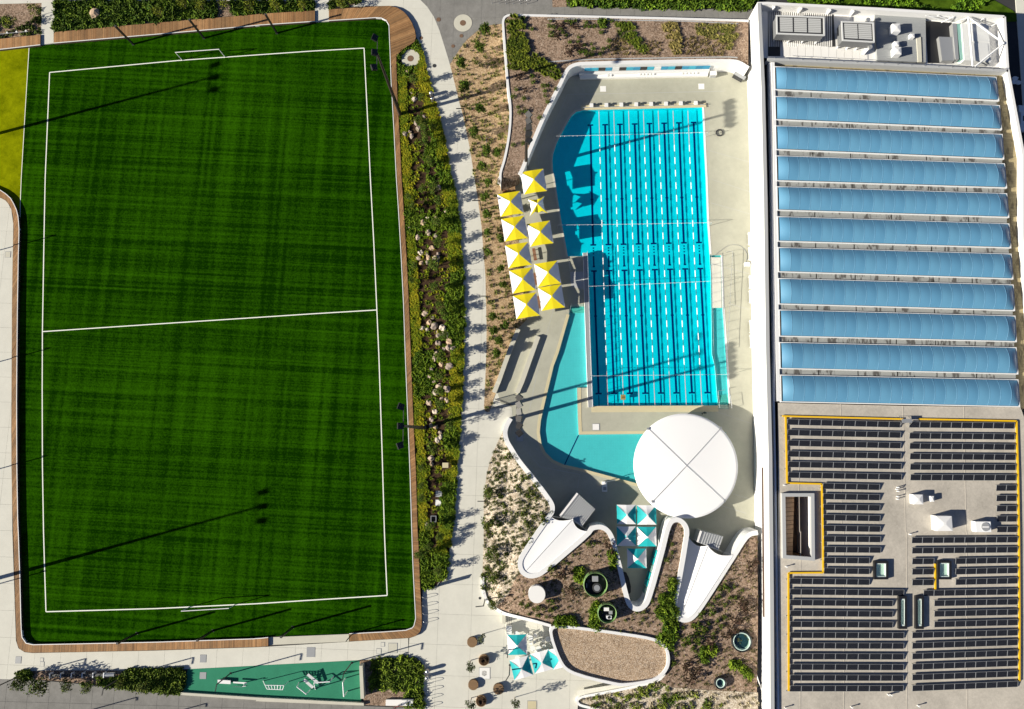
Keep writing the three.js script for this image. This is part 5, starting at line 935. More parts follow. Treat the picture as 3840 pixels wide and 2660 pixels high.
function bin(p, lid, label) { const o = thing('litter_bin', label, 'bin', p, 'steel litter bins'); part('bin_body', cyl(.28, .95, 0, 0, 0, 20), M.steel, o, true); part('hood', new THREE.SphereGeometry(.31, 20, 10, 0, 6.3, 0, Math.PI / 2).translate(0, .95, 0), M.steel, o, true); part('opening_band', cyl(.3, .14, 0, .8, 0, 20), lid, o, true); }
bin(P(1, 0, 1580, 862, 0), M.grey, 'steel hooded bin with a plain band beside the upper path'); bin(P(1, 0, 1592, 910, 0), M.yellowPaint, 'steel hooded bin with a yellow band beside the upper path');
bin(P(1, 3, 1548, 1240, 0), M.yellowPaint, 'steel hooded bin with a yellow band by the square shrub bed'); bin(P(1, 3, 1545, 1298, 0), M.grey, 'steel hooded bin with a plain band by the square shrub bed');
function roundSeat(x, y, r, label) { // slatted round timber seat
  const p = P(1, 3, x, y, .5), o = thing('round_timber_seat', label, 'planter', V(p.x, 0, p.z)); part('drum_body', cyl(r, .44, 0, 0, 0, 36), M.boardDark, o, true); const n = 11;
  for (let k = 0; k < n; k++) { const x0 = -r + (k + .5) * 2 * r / n, hl = Math.sqrt(Math.max(.02, r * r - x0 * x0)); part('slat', bx(2 * r / n - .045, .06, 2 * hl, x0, .48, 0), M.timber, o, true); } return o;
}
roundSeat(1945, 995, .78, 'round timber seat with a plain slatted top nearest the boardwalk corner'); roundSeat(1955, 1380, .78, 'round timber seat with a plain slatted top beside the square service cover'); roundSeat(2182, 1418, .82, 'round timber seat with a plain slatted top under the cafe umbrellas');
function cover(c, r, x, y, rad, mat, label, ring) { const o = thing('manhole_cover', label, 'manhole', P(c, r, x, y, .03), 'round manhole covers'); if (ring) part('surround', cyl(ring, .02, 0, 0, 0, 48), M.pathWarm, o, true); part('lid', cyl(rad, .02, 0, ring ? .015 : 0, 0, 28), mat, o, true); }
cover(1, 0, 1862, 207, .52, M.rust, 'big pale concrete disc with a brown lid on grey paving', 1.58); cover(1, 0, 1390, 527, .55, M.rust, 'big pale concrete disc with a brown lid among the planting', 1.6);
for (const [x, y, r] of [[1642, 176, .38], [1848, 323, .32], [1773, 415, .3]]) cover(1, 0, x, y, r, M.rust, 'small brown manhole lid set in the grey paving', 0);
cover(1, 0, 1605, 592, .33, M.charcoal, 'small dark manhole lid set in the concrete path', 0); cover(1, 0, 1485, 342, .3, M.rust, 'small brown manhole lid by the boardwalk bay', 0); cover(1, 3, 2015, 598, .2, M.charcoal, 'tiny dark lid near the sandy garden corner', 0);
function hatch(c, r, x, y, w, d, mat, label) { const p = P(c, r, x, y, .04), o = thing('service_cover', label, 'cover', p, 'rectangular service covers'); part('lid', bx(w, .02, d), mat, o, true); part('frame', wall([V(-w / 2, .012, -d / 2), V(w / 2, .012, -d / 2), V(w / 2, .012, d / 2), V(-w / 2, .012, d / 2)], .06, -.01, true), M.grey, o, true); }
hatch(1, 3, 492, 1084, 1.25, 1.4, M.grey, 'grey square plate in the concrete path under a lamp shadow'); hatch(0, 3, 1826, 1142, .9, 1.1, M.grey, 'grey plate in the concrete path near the rubber surface'); hatch(0, 3, 162, 1155, .85, 1.0, M.grey, 'grey plate at the corner of the narrow boardwalk'); hatch(0, 3, 1825, 1295, .95, .95, M.grey, 'grey plate set in the green rubber surface');
hatch(1, 3, 1230, 1047, 1.4, 1.45, M.pathWarm, 'large gridded service cover near the boardwalk corner'); hatch(1, 3, 1140, 1015, .55, .6, M.path, 'small outlined cover beside the gridded cover'); hatch(1, 3, 1104, 1075, .7, .75, M.path, 'small outlined cover at a lamp shadow tip'); hatch(0, 3, 374, 1152, .5, .5, M.path, 'smaller of two outlined covers below the narrow boardwalk'); hatch(0, 3, 376, 1193, .6, .7, M.path, 'larger of two outlined covers below the narrow boardwalk'); hatch(1, 3, 2057, 1274, 1.65, 1.7, M.kerb, 'pale square slab with a brown round lid among the planters'); hatch(0, 1, 68, 695, .9, 1.0, M.pathWarm, 'gridded cover on the bare concrete beside the narrow boardwalk'); hatch(2, 3, 180, 1560, 1.4, 1.2, M.coping, 'ochre gridded cover at the foot of the cafe steps'); hatch(2, 2, 755, 652, 1.1, 1.0, M.kerb, 'pale cover on the deck beside the leisure pool'); hatch(2, 2, 70, 752, 1.1, 1.0, M.midGrey, 'grey cover in the wall shade by the leisure pool');
cover(1, 3, 2055, 1274, .4, M.rust, 'brown round lid on the pale square slab', 0); hatch(1, 2, 1640, 1335, .9, .95, M.kerb, 'pale utility lid in the planted strip'); hatch(1, 2, 1645, 1255, 1.0, .9, M.midGrey, 'grey utility lid in the planted strip'); hatch(1, 0, 2098, 1262, .95, .95, M.rust, 'rusty grated cover in the mulch garden');

// exercise yard
const yard = (x, y, h = 0) => at(640 + x * 700 / 1316, 2480 + y * 700 / 1316, h);
{ const o = thing('white_bench_box', 'white box bench on the green rubber surface', 'bench', yard(375, 148)), q = [yard(330, 132, .5), yard(421, 138, .5), yard(421, 163, .5), yard(330, 158, .5)]; part('seat', slab(q, .3, .5), M.white, o); part('plinth', slab(q.map(p => V(p.x, 0, p.z)).map((p, i, a) => p.clone().lerp(a[(i + 2) % 4], .08)), 0, .3), M.grey, o); }
function frame(nodes, links, r, label, name = 'pull_up_station') { const o = thing(name, label, 'exercise station', V(nodes[0].x, 0, nodes[0].z)); for (const [a, b, k] of links) part(k || 'bar', rod(nodes[a], nodes[b], r, r, 8), M.whiteMetal, o); }
{ // horizontal ladder
  const n = [yard(652, 140, 0), yard(665, 170, 2.3), yard(797, 172, 2.3), yard(830, 145, 0), yard(680, 198, 2.3), yard(790, 202, 2.3)], L = [[0, 1, 'leg'], [1, 2], [2, 3, 'leg'], [4, 5], [1, 4], [2, 5]]; for (let k = 0; k < 5; k++) { n.push(n[1].clone().lerp(n[2], (k + 1) / 6), n[4].clone().lerp(n[5], (k + 1) / 6)); L.push([6 + 2 * k, 7 + 2 * k, 'rung']); } frame(n, L, .06, 'white horizontal ladder frame on the green rubber surface'); }
frame([yard(905, 150, 0), yard(890, 182, 2.2), yard(955, 233, 2.2), yard(985, 200, 0)], [[0, 1, 'leg'], [1, 2], [2, 3, 'leg']], .08, 'white slanted pull-up bar on the green rubber surface');
frame([yard(1232, 120, 0), yard(1213, 150, 2.4), yard(1220, 250, 2.4), yard(1245, 212, 0)], [[0, 1, 'leg'], [1, 2], [2, 3, 'leg']], .09, 'white pull-up bar beside the grey wall of the exercise area');
frame([yard(1020, 200, 0), yard(1010, 153, 1.8), yard(1122, 145, 1.8), yard(1150, 105, 0)], [[0, 1, 'leg'], [1, 2], [2, 3, 'leg']], .09, 'white parallel bar in the middle of the exercise area');
{ const o = thing('sit_up_bench', 'pair of tilted white sit-up boards on the green rubber surface', 'exercise bench', yard(980, 150)); for (const [a, b] of [[[938, 130], [1003, 188]], [[965, 95], [1040, 155]]]) { part('board', bar(yard(...a, .9), yard(...b, .5), .42, .08), M.white, o); part('leg', rod(yard(...a, 0), yard(...a, .9), .05), M.whiteMetal, o); part('leg', rod(yard(...b, 0), yard(...b, .5), .05), M.whiteMetal, o); } }
{ const o = thing('exercise_machine', 'white pedal-style exercise machine beside the box bench', 'exercise machine', yard(515, 165)); part('post', rod(yard(520, 150, 0), yard(515, 172, 1.3), .07), M.whiteMetal, o); part('seat', bar(yard(440, 150, .6), yard(535, 156, .6), .22, .08), M.white, o); part('handle', rod(yard(505, 180, 1.3), yard(530, 176, 1.3), .05), M.whiteMetal, o); part('foot_bar', rod(yard(440, 180, .3), yard(505, 184, .3), .04), M.steel, o); }
{ const o = thing('exercise_wall', 'thick grey wall closing the exercise area', 'wall', P(1, 3, 950, 1350, 0)); part('wall_body', slab(T(1, 3, 1.5, 928, 1208, 958, 1206, 972, 1502, 940, 1505), 0, 1.5), M.pathWarm, o); const k = thing('yard_kerb', 'long pale kerb wall below the exercise area', 'wall', P(1, 3, 0, 1510, 0)); part('wall_body', slab([...T(0, 3, .45, 1625, 1447, 2304, 1492), ...T(1, 3, .45, 968, 1542, 970, 1566, 0, 1526), ...T(0, 3, .45, 2304, 1516, 1625, 1470)], -.05, .45), M.pathWarm, k); }
{ const o = thing('bed_seat', 'white bench set into the square shrub bed', 'bench', P(1, 3, 1290, 1540, 0)); part('seat', slab(T(1, 3, .45, 1168, 1512, 1415, 1512, 1408, 1568, 1166, 1566), .1, .45), M.kerb, o); part('backrest', wall(T(1, 3, .9, 1310, 1514, 1415, 1515), .12, .4), M.grey, o); }
{ // parked bicycle
  const p = P(1, 3, 1270, 1565, .45).setY(.47), o = thing('bicycle', 'small bicycle with a red frame leaning at the white bench', 'bicycle', p); o.rotation.y = .5;
  for (const x of [-.5, .5]) { const w = part('wheel', new THREE.TorusGeometry(.32, .03, 8, 24).translate(x, .34, 0), M.black, o, true); part('rim', new THREE.TorusGeometry(.28, .012, 6, 24).translate(x, .34, 0), M.steel, w, true); }
  part('frame', merge([rod(V(-.5, .34, 0), V(-.1, .7, 0), .025), rod(V(-.1, .7, 0), V(.35, .72, 0), .025), rod(V(.35, .72, 0), V(0, .3, 0), .025), rod(V(0, .3, 0), V(-.5, .34, 0), .02), rod(V(.35, .9, 0), V(.5, .34, 0), .025), rod(V(0, .3, 0), V(-.12, .8, 0), .025)]), std(.4, .02, .03, .4), o, true); part('saddle', bx(.26, .05, .13, -.13, .84, 0), M.black, o, true); part('handlebar', rod(V(.34, .95, -.25), V(.34, .95, .25), .02), M.steel, o, true);
}
// cafe tables and chairs
const tab = thing('cafe_table', 'round white cafe table outside the gravel-roofed cafe', 'table', rq(575, 415, .7), 'white cafe tables'); part('table_top', cyl(.42, .04, 0, .7, 0, 32), M.white, tab, true); part('leg', cyl(.04, .7, 0, 0, 0, 10), M.whiteMetal, tab, true); part('base', cyl(.25, .03, 0, 0, 0, 20), M.whiteMetal, tab, true);
for (const [x, y] of [[800, 480], [925, 650], [1070, 495], [590, 800], [830, 640]]) copy(tab, rq(x, y, .7));
const chair = thing('cafe_chair', 'pale cafe chair beside the white cafe tables', 'chair', rq(655, 430, .4), 'cafe chairs'); part('seat', bx(.44, .04, .44, 0, .45, 0), M.kerb, chair, true); part('backrest', bx(.44, .4, .04, 0, .68, -.21), M.white, chair, true); for (const [a, b] of [[-.19, -.19], [.19, -.19], [-.19, .19], [.19, .19]]) part('leg', bar(V(a, 0, b), V(a, .45, b), .03), M.whiteMetal, chair, true);
for (const [x, y, t] of [[760, 430, 1], [860, 540, 2], [870, 430, 4], [1000, 520, 1.5], [1010, 600, .6], [980, 690, 3], [880, 690, 5], [1120, 545, 2.4], [800, 560, .3], [640, 820, 1.2], [700, 480, 2.2]]) copy(chair, rq(x, y, .4), t);
{ const o = thing('entry_wall', 'low white wall and gate beside the cafe umbrellas', 'wall', rq(455, 350, 0)); part('wall_body', slab([rq(412, 290, 1), rq(500, 290, 1), rq(500, 440, 1), rq(420, 440, 1)].map(p => p.setY(1)), 0, 1.0), M.white, o); for (let k = 0; k < 3; k++) part('gate_bar', bar(rq(440 + k * 27, 130, 1).setY(1.1), rq(440 + k * 27, 275, 1).setY(1.1), .05), M.black, o); part('wall_body', slab([rq(345, 100, 1), rq(400, 100, 1), rq(405, 255, 1), rq(350, 255, 1)].map(p => p.setY(.8)), 0, .8), M.pathWarm, o); }
// timber seats between the yellow umbrellas
const tb = thing('timber_bench', 'brown timber bench between the two rows of yellow umbrellas', 'bench', P(2, 1, 203, 700, 0), 'timber benches under the umbrellas'); for (let k = 0; k < 4; k++) part('slat', bx(.11, .04, 2.1, -.2 + k * .13, .45, 0), M.timberRed, tb, true); for (const z of [-.8, .8]) part('leg', bx(.5, .43, .08, 0, .21, z), M.charcoal, tb, true); tb.rotation.y = yRot;
for (const [x, y] of [[208, 920], [240, 1130]]) copy(tb, P(2, 1, x, y, 0), yRot);
{ const o = thing('timber_deck_box', 'small brown timber deck box beside the first yellow umbrella of the mulch row', 'box', at(1908, 706, 0)); part('casing', slab(N(.5, 1884, 700, 1931, 696, 1934, 722, 1887, 727), 0, .46), M.timberRed, o); part('lid', slab(N(.52, 1900, 699, 1931, 697, 1933, 715, 1902, 718), .46, .52), M.timber, o); }
// footbridge railings, boundary walls, parked car beside the building
{ const o = thing('garden_rail', 'low rail with white lamps on the boardwalk bed beside the lawn', 'rail', P(0, 0, 0, 300, .3)); part('rail', rod(P(0, 0, -60, 312, .6), P(0, 0, 250, 282, .6), .05), M.galv, o); for (let k = 0; k < 4; k++) part('lamp_head', cyl(.16, .2, P(0, 0, -20 + k * 85, 305 - k * 8, .5).x, .45, P(0, 0, -20 + k * 85, 305 - k * 8, .5).z), M.white, o); }
function car(p, turn, label) {
  const o = thing('parked_car', label, 'car', p); o.rotation.y = turn;
  const s = new THREE.Shape(); s.moveTo(-2.15, .32); s.lineTo(2.15, .32); s.quadraticCurveTo(2.3, .7, 2.1, .85); s.lineTo(1.1, .98); s.lineTo(.4, 1.42); s.lineTo(-1.2, 1.45); s.lineTo(-1.95, .98); s.quadraticCurveTo(-2.3, .9, -2.15, .32);
  part('body', new THREE.ExtrudeGeometry(s, { depth: 1.6, bevelEnabled: true, bevelSize: .08, bevelThickness: .08, bevelSegments: 2 }).translate(0, 0, -.8), M.whiteMetal, o, true);
  part('windscreen', bx(.75, .03, 1.4, .78, 1.24, 0).applyMatrix4(new THREE.Matrix4().makeTranslation(.0, .0, 0)).translate(-.78, -1.24, 0).rotateZ(-.56).translate(.79, 1.24, 0), M.glassDark, o, true); part('rear_window', bx(.7, .03, 1.35, 0, 0, 0).rotateZ(.56).translate(-1.6, 1.26, 0), M.glassDark, o, true); part('sunroof', bx(.9, .02, 1.1, -.4, 1.53, 0), M.glassDark, o, true);
  for (const [x, z] of [[-1.35, -.85], [1.35, -.85], [-1.35, .85], [1.35, .85]]) part('wheel', new THREE.CylinderGeometry(.33, .33, .22, 20).rotateX(Math.PI / 2).translate(x, .33, z), M.black, o, true);
  for (const z of [-.6, .6]) part('headlight', bx(.08, .14, .35, 2.18, .72, z), M.fabricWhite, o, true);
}
car(at(3826, 452, 0), 1.45, 'pale car parked in the shade behind the building');
for (const [u, v] of [[3804, 297], [3815, 312], [3800, 310]]) { const o = thing('white_sack', 'white sack on the dark ground behind the building', 'sack', at(u, v, 0), 'sacks behind the building'); part('sack_body', new THREE.SphereGeometry(.45, 12, 8).scale(1.2, .5, .9).translate(0, .2, 0), M.kerb, o, true); part('sack_neck', cyl(.1, .15, .3, .35, 0, 8), M.kerb, o, true); }

// ---------------------------------------------------------------- planting
function leafCloud(n, rx, ry, rz, size, cols, clumps = 9, flatTop = 0) {
  const pos = [], col = [], cen = [];
  for (let k = 0; k < clumps; k++) { const a = rnd() * 6.283, u = rr(-.75, 1), r = Math.sqrt(1 - u * u) * rr(.45, .85); cen.push(V(Math.cos(a) * r * rx, u * ry * .75, Math.sin(a) * r * rz)); }
  for (let i = 0; i < n; i++) {
    const c = cen[i % clumps], k = .42, p = V(c.x + rr(-1, 1) * rx * k, c.y + rr(-1, 1) * ry * k, c.z + rr(-1, 1) * rz * k);
    if (rnd() < .5) p.add(V(rr(-1, 1) * rx * .12, rr(-1, 1) * ry * .12, rr(-1, 1) * rz * .12));
    const q = new THREE.Quaternion().setFromEuler(new THREE.Euler(rr(-1.2, 1.2), rnd() * 6.283, rr(-1.2, 1.2))), s = size * rr(.6, 1.3), w = s * .5;
    const v = [V(-s, 0, 0), V(0, .12 * s, -w), V(s, 0, 0), V(0, .12 * s, w)].map(x => x.applyQuaternion(q).add(p)), cc = cols[Math.floor(rnd() * cols.length)], j = rr(.75, 1.3);
    for (const m of [0, 1, 2, 0, 2, 3]) { pos.push(v[m].x, v[m].y, v[m].z); col.push(cc[0] * j, cc[1] * j, cc[2] * j); }
  }
  const g = geo(pos); g.setAttribute('color', new THREE.Float32BufferAttribute(col, 3)); return g;
}
function tuftGeo(n, r, h, w, cols) { // strappy clump
  const pos = [], col = [];
  for (let i = 0; i < n; i++) {
    const a = rnd() * 6.283, l = rr(.6, 1), x = Math.cos(a), z = Math.sin(a), b = rr(0, .15), px = -z * w, pz = x * w, c = cols[Math.floor(rnd() * cols.length)], j = rr(.75, 1.3);
    const A = V(x * b + px, 0, z * b + pz), B = V(x * b - px, 0, z * b - pz), m = r * .55 * l, D = V(x * m, h * l * .85, z * m), E = V(x * r * l, h * l * rr(.6, .95), z * r * l), F = D.clone().add(V(px * .8, 0, pz * .8)), G = D.clone().add(V(-px * .8, 0, -pz * .8));
    for (const t of [A, B, G, A, G, F, F, G, E]) { pos.push(t.x, t.y, t.z); col.push(c[0] * j, c[1] * j, c[2] * j); }
  }
  const g = geo(pos); g.setAttribute('color', new THREE.Float32BufferAttribute(col, 3)); return g;
}
const GREEN = [[.055, .115, .009], [.085, .16, .011], [.04, .085, .007]], OLIVE = [[.085, .10, .015], [.125, .14, .018], [.06, .075, .012]], LIME = [[.17, .20, .006], [.22, .24, .010], [.12, .16, .006]], GREYG = [[.085, .10, .05], [.12, .14, .075], [.06, .075, .035]], DARK = [[.04, .075, .010], [.06, .11, .012]], RED = [[.055, .030, .020], [.04, .026, .014]], STRAW = [[.30, .23, .09], [.22, .18, .06], [.14, .14, .03]];
function treeProto(cols, label, group, n = 420, rx = 1.05, ry = 1.25, h = 2.5, sz = .16) {
  const o = thing('young_tree', label, 'tree', V(0, -50, 0), group), lim = [];
  part('trunk', rod(V(0, 0, 0), V(.05, h - .3, .03), .06, .035, 7), M.bark, o, true);
  for (let k = 0; k < 6; k++) { const a = k * 1.05 + rnd(), y = h * rr(.45, .8); lim.push(rod(V(.03, y, .02), V(Math.cos(a) * rx * .7, y + rr(.4, .9), Math.sin(a) * rx * .7), .025, .01, 5)); }
  part('limbs', merge(lim), M.bark, o, true);
  part('crown', leafCloud(n, rx, ry, rx, sz, cols, 11).translate(0, h, 0), M.leaf, o, true); scene.remove(o); return o;
}
const protos = {};
function tree(kind, p, s = 1) { const o = protos[kind][Math.floor(rnd() * protos[kind].length)], c = o.clone(); c.name = numbered('young_tree'); c.position.copy(p); c.rotation.y = rnd() * 6.28; const k = s * rr(.88, 1.12); c.scale.set(k * rr(.9, 1.1), k, k * rr(.9, 1.1)); scene.add(c); return c; }
used.young_tree = undefined;
protos.strip = [0, 1, 2].map(() => treeProto([...GREEN, ...OLIVE], 'young leafy tree in the planted strip between boardwalk and path', 'young trees in the planted strip', 620, .9, 1.0, 2.3, .125));
protos.mulch = [0, 1, 2].map(() => treeProto([...OLIVE, ...GREEN], 'young olive-green tree staked in the tan mulch garden', 'young trees in the mulch garden', 900, .85, 1.1, 2.5, .15));
protos.plaza = [0, 1].map(() => treeProto(GREYG, 'thin grey-leaved tree on the plaza among the round planters', 'thin plaza trees', 200, .65, .8, 2.6, .14));
protos.bank = [0, 1].map(() => treeProto([...OLIVE, ...LIME], 'loose pale green tree in the bank behind the boardwalk', 'trees behind the boardwalk', 300, 1.1, 1.2, 2.6));
protos.bed = [0, 1].map(() => treeProto([...DARK, ...OLIVE], 'dark bushy tree at the paved road beside the low shrub bed', 'trees at the paved road', 460, 1.2, 1.3, 2.2));
delete used.young_tree;
const cr = 2.3 / Math.tan(SUN_ELEV), toSun = V(sunDir.x, 0, sunDir.z).normalize().multiplyScalar(cr);
for (const [r, list] of [[0, [[1700, 690], [1775, 845], [1760, 1060], [1795, 1135], [1800, 1240], [1850, 1420]]], [1, [[1890, 60], [1930, 170], [1905, 350], [1930, 540], [1895, 735], [1900, 930], [1945, 1090], [1975, 1160], [1990, 1365], [1960, 1560]]], [2, [[1955, 130], [1950, 260], [1955, 375], [2040, 555], [1890, 762], [1870, 1440], [1950, 1545]]], [3, [[1860, 40], [1945, 260], [1780, 100]]]])
  for (const [x, y] of list) tree('strip', P(1, r, x, y, 0).add(toSun).setY(.03), rr(.85, 1.05));
for (const [r, x, y] of [[0, 1520, 1115], [0, 1605, 1145], [0, 1530, 1215], [0, 1560, 1440], [1, 1500, 110], [1, 1372, 170], [1, 1400, 250], [1, 1420, 800], [1, 1400, 920], [2, 1490, 1010], [2, 1480, 1180], [2, 1490, 1290]]) tree('strip', P(1, r, x, y, 1.6).setY(.03), .72);
for (const [r, x, y, s] of [[0, 2060, 255, 1], [0, 2012, 410, .9], [0, 1850, 570, 1.05], [0, 1870, 785, 1.05], [0, 2022, 988, .85], [0, 1957, 1178, .95], [0, 2070, 1345, 1], [0, 2165, 1375, .8], [0, 2040, 1500, .8], [1, 2095, 52, .75], [1, 2062, 180, .8], [1, 2085, 340, .85], [1, 2082, 490, .75], [1, 2200, 550, .8], [1, 2097, 680, .75], [1, 2200, 818, .65], [1, 2222, 962, .7], [1, 2128, 1255, .75], [1, 2238, 1332, .75], [1, 2140, 1378, .8], [1, 2188, 1472, .75], [1, 2165, 1578, .8]]) tree('mulch', P(1, r, x, y, 2.4 * s).setY(.03), s);
for (const [x, y] of [[300, 1090], [335, 850]]) tree('mulch', wq(1.6, x, y)[0].setY(.03), .7);
for (const [c, r, x, y] of [[1, 3, 1925, 1200], [1, 3, 1930, 1545], [1, 3, 2030, 958], [2, 3, 25, 1540]]) tree('plaza', P(c, r, x, y, 2.3).setY(.02), 1);
for (const [c, r, x, y] of [[0, 0, 300, 80], [0, 0, 1420, 100], [0, 0, 1640, 25], [0, 0, 1800, 40], [0, 0, 2020, 40], [0, 0, 2240, 50], [1, 0, 175, 50], [1, 0, 410, 40], [0, 0, 90, 180], [1, 0, 760, 30]]) tree('bank', P(c, r, x, y, 2).setY(.04), .8);
for (const [x, y, s] of [[175, 1365, 1], [365, 1385, 1.1], [590, 1395, .8], [760, 1415, .7], [1280, 1420, .7], [1050, 1390, .6]]) tree('bed', P(0, 3, x, y, 1.8).setY(.04), s);
for (const [x, y, s] of [[-200, -340, 1], [-215, -95, 1.15], [-190, 180, .9], [-170, 390, 1], [-160, 640, .8]]) { const p = S(x, y)[0]; tree('bed', p, s * .85); }
// planters with dark-leaved plants
for (const [x, y, l] of [[2050, 1158, 'round timber planter with a dark red spiky plant by the service slab'], [2026, 1527, 'round timber planter with a dark red spiky plant at the plaza end']]) { const p = P(1, 3, x, y, .5), o = thing('round_planter', l, 'planter', V(p.x, 0, p.z)); part('drum_body', cyl(.82, .5, 0, 0, 0, 36), M.timber, o, true); part('soil', cyl(.74, .02, 0, .5, 0, 36), M.soilDark, o, true); part('plant', tuftGeo(46, .75, .55, .05, RED).translate(0, .5, 0), M.tuft, o, true); }

// tussocks and ground cover
const pick = (a, b) => { const t = rnd(); return C(lerp(a[0], b[0], t), lerp(a[1], b[1], t), lerp(a[2], b[2], t)); };
const WHITE = [[1, 1, 1]];
function scatter(ring, n, hf = () => .03, keep = () => true) { const [x0, x1, z0, z1] = box2(ring), o = []; let tries = 0; while (o.length < n && tries++ < n * 30) { const p = V(rr(x0, x1), 0, rr(z0, z1)); if (inside(p, ring) && keep(p)) { p.y = hf(p.x, p.z); o.push(p); } } return o; }
// ragged patches: slow noise over the site
const patchN = noise(256, 40, 40, 5), patch = p => patchN[(Math.floor((p.z + 200) * 1.6) & 255) * 256 + (Math.floor((p.x + 200) * 1.6) & 255)];
const tuftA = tuftGeo(26, .5, .44, .035, WHITE), tuftB = tuftGeo(20, .42, .4, .03, WHITE), tuftL = tuftGeo(34, .55, .5, .075, WHITE), bushG = leafCloud(70, .5, .30, .5, .15, WHITE, 9).translate(0, .22, 0);
// grassy strip: bright tussocks toward the pitch and the path, darker leafy plants and bare soil between
const edgeL = [...stripRing.slice(4, 17)], edgeR = pathL.slice(6, -1);
const distTo = (p, line) => { let m = 1e9; for (let i = 1; i < line.length; i++) { const a = line[i - 1], b = line[i], dx = b.x - a.x, dz = b.z - a.z, t = clamp(((p.x - a.x) * dx + (p.z - a.z) * dz) / (dx * dx + dz * dz)); m = Math.min(m, Math.hypot(p.x - a.x - dx * t, p.z - a.z - dz * t)); } return m; };
{
  const A = [], B = [], clear = [[P(1, 0, 1390, 527), 1.8], [P(1, 0, 1580, 862), .6], [P(1, 0, 1592, 910), .6], [P(1, 2, 1710, 995), .9], [P(1, 2, 1640, 1335), .8], [P(1, 2, 1645, 1255), .8], [P(1, 2, 1600, 1478), .7], [P(1, 3, 1640, 478), 1]];
  for (const p of scatter(stripRing, 11000)) {
    const l = distTo(p, edgeL), r = distTo(p, edgeR), q = patch(p), creek = l > 1.6 && r > 2.0 && q > .18;
    if (creek && rnd() < .88) continue;
    if (clear.some(([c, d]) => Math.hypot(p.x - c.x, p.z - c.z) < d)) continue;
    const t = rnd() * 6.28, s = rr(.6, 1.1);
    if (q > .6 && !creek) A.push([p, t, s, rnd() < .6 ? pick([.26, .26, .012], [.44, .38, .018]) : pick([.12, .18, .008], [.26, .28, .012])]);
    else if (q > .33) A.push([p, t, s, rnd() < .75 ? pick([.09, .15, .006], [.22, .27, .012]) : pick([.26, .27, .012], [.36, .34, .014])]);
    else B.push([p, t, s * .85, pick([.05, .11, .007], [.16, .23, .012])]);
  }
  stuff('tussock_grass', tuftA, M.tuft, A, 'bright yellow-green tussock grass filling the planted strip', 'grass');
  stuff('low_shrubs', bushG, M.leaf, B, 'dark green low leafy shrubs filling the planted strip', 'shrubs');
}
const fill = (ring, n, hf, name, label, a, b, g, m, s0, s1, keep) => stuff(name, g, m, scatter(ring, n, hf, keep).map(p => [p, rnd() * 6.28, rr(s0, s1), pick(a.map((f => v => v * f)(rr(.4, 1))), b.map((f => v => v * f)(rr(.8, 1.7))))]), label, 'plants');
const flatH = () => .04;
fill(bedN, 1150, flatH, 'ground_cover', 'dense dark green ground cover on the bank behind the boardwalk', [0.034, 0.084, 0.007], [0.101, 0.157, 0.011], bushG, M.leaf, .7, 1.3, p => patch(p) > .28);
fill(bedNW, 260, flatH, 'ground_cover', 'sparse green ground cover on the bank beside the lawn', [0.045, 0.084, 0.009], [0.101, 0.135, 0.016], bushG, M.leaf, .5, 1.0, p => patch(p) > .4);
fill(bedNE, 60, flatH, 'ground_cover', 'green ground cover in the small bed at the boardwalk corner', [0.045, 0.090, 0.009], [0.101, 0.135, 0.016], bushG, M.leaf, .6, 1.1);
fill(bedSW, 520, flatH, 'ground_cover', 'dense green shrubs in the wedge bed beside the paved road', [0.040, 0.084, 0.007], [0.112, 0.157, 0.013], bushG, M.leaf, .7, 1.25, p => patch(p) > .2);
fill(bedS, 300, flatH, 'ground_cover', 'patchy green shrubs in the square bed by the exercise area', [0.045, 0.096, 0.007], [0.146, 0.202, 0.016], bushG, M.leaf, .7, 1.2, p => patch(p) > .36 && p.x > P(1, 3, 1040, 1300).x);
{ const hedge = [...T(2, 0, 0, 490, -120, 520, 48, 1000, 58, 1600, 72, 2120, 84, 2190, 20, 2250, -120)]; struct('planting_bed', poly(hedge, [], .05), M.soilDark); fill(hedge, 1300, flatH, 'hedge', 'dense dark green hedge along the grey paved lane', [0.034, 0.084, 0.007], [0.112, 0.180, 0.013], bushG, M.leaf, .9, 1.6);
  const v = N(.1, 2960, -60, 3440, -60, 3720, 0, 3600, 70, 3200, 45, 2960, 20); fill(v, 520, flatH, 'ground_cover', 'rough green planting on the verge behind the building', [0.034, 0.090, 0.006], [0.135, 0.247, 0.013], bushG, M.leaf, .7, 1.3, p => patch(p) > .38); }
fill(mulchRing, 620, flatH, 'mulch_plants', 'small scattered green and straw plants in the tan mulch garden', [0.079, 0.107, 0.022], [0.213, 0.213, 0.056], tuftB, M.tuft, .6, 1.2);
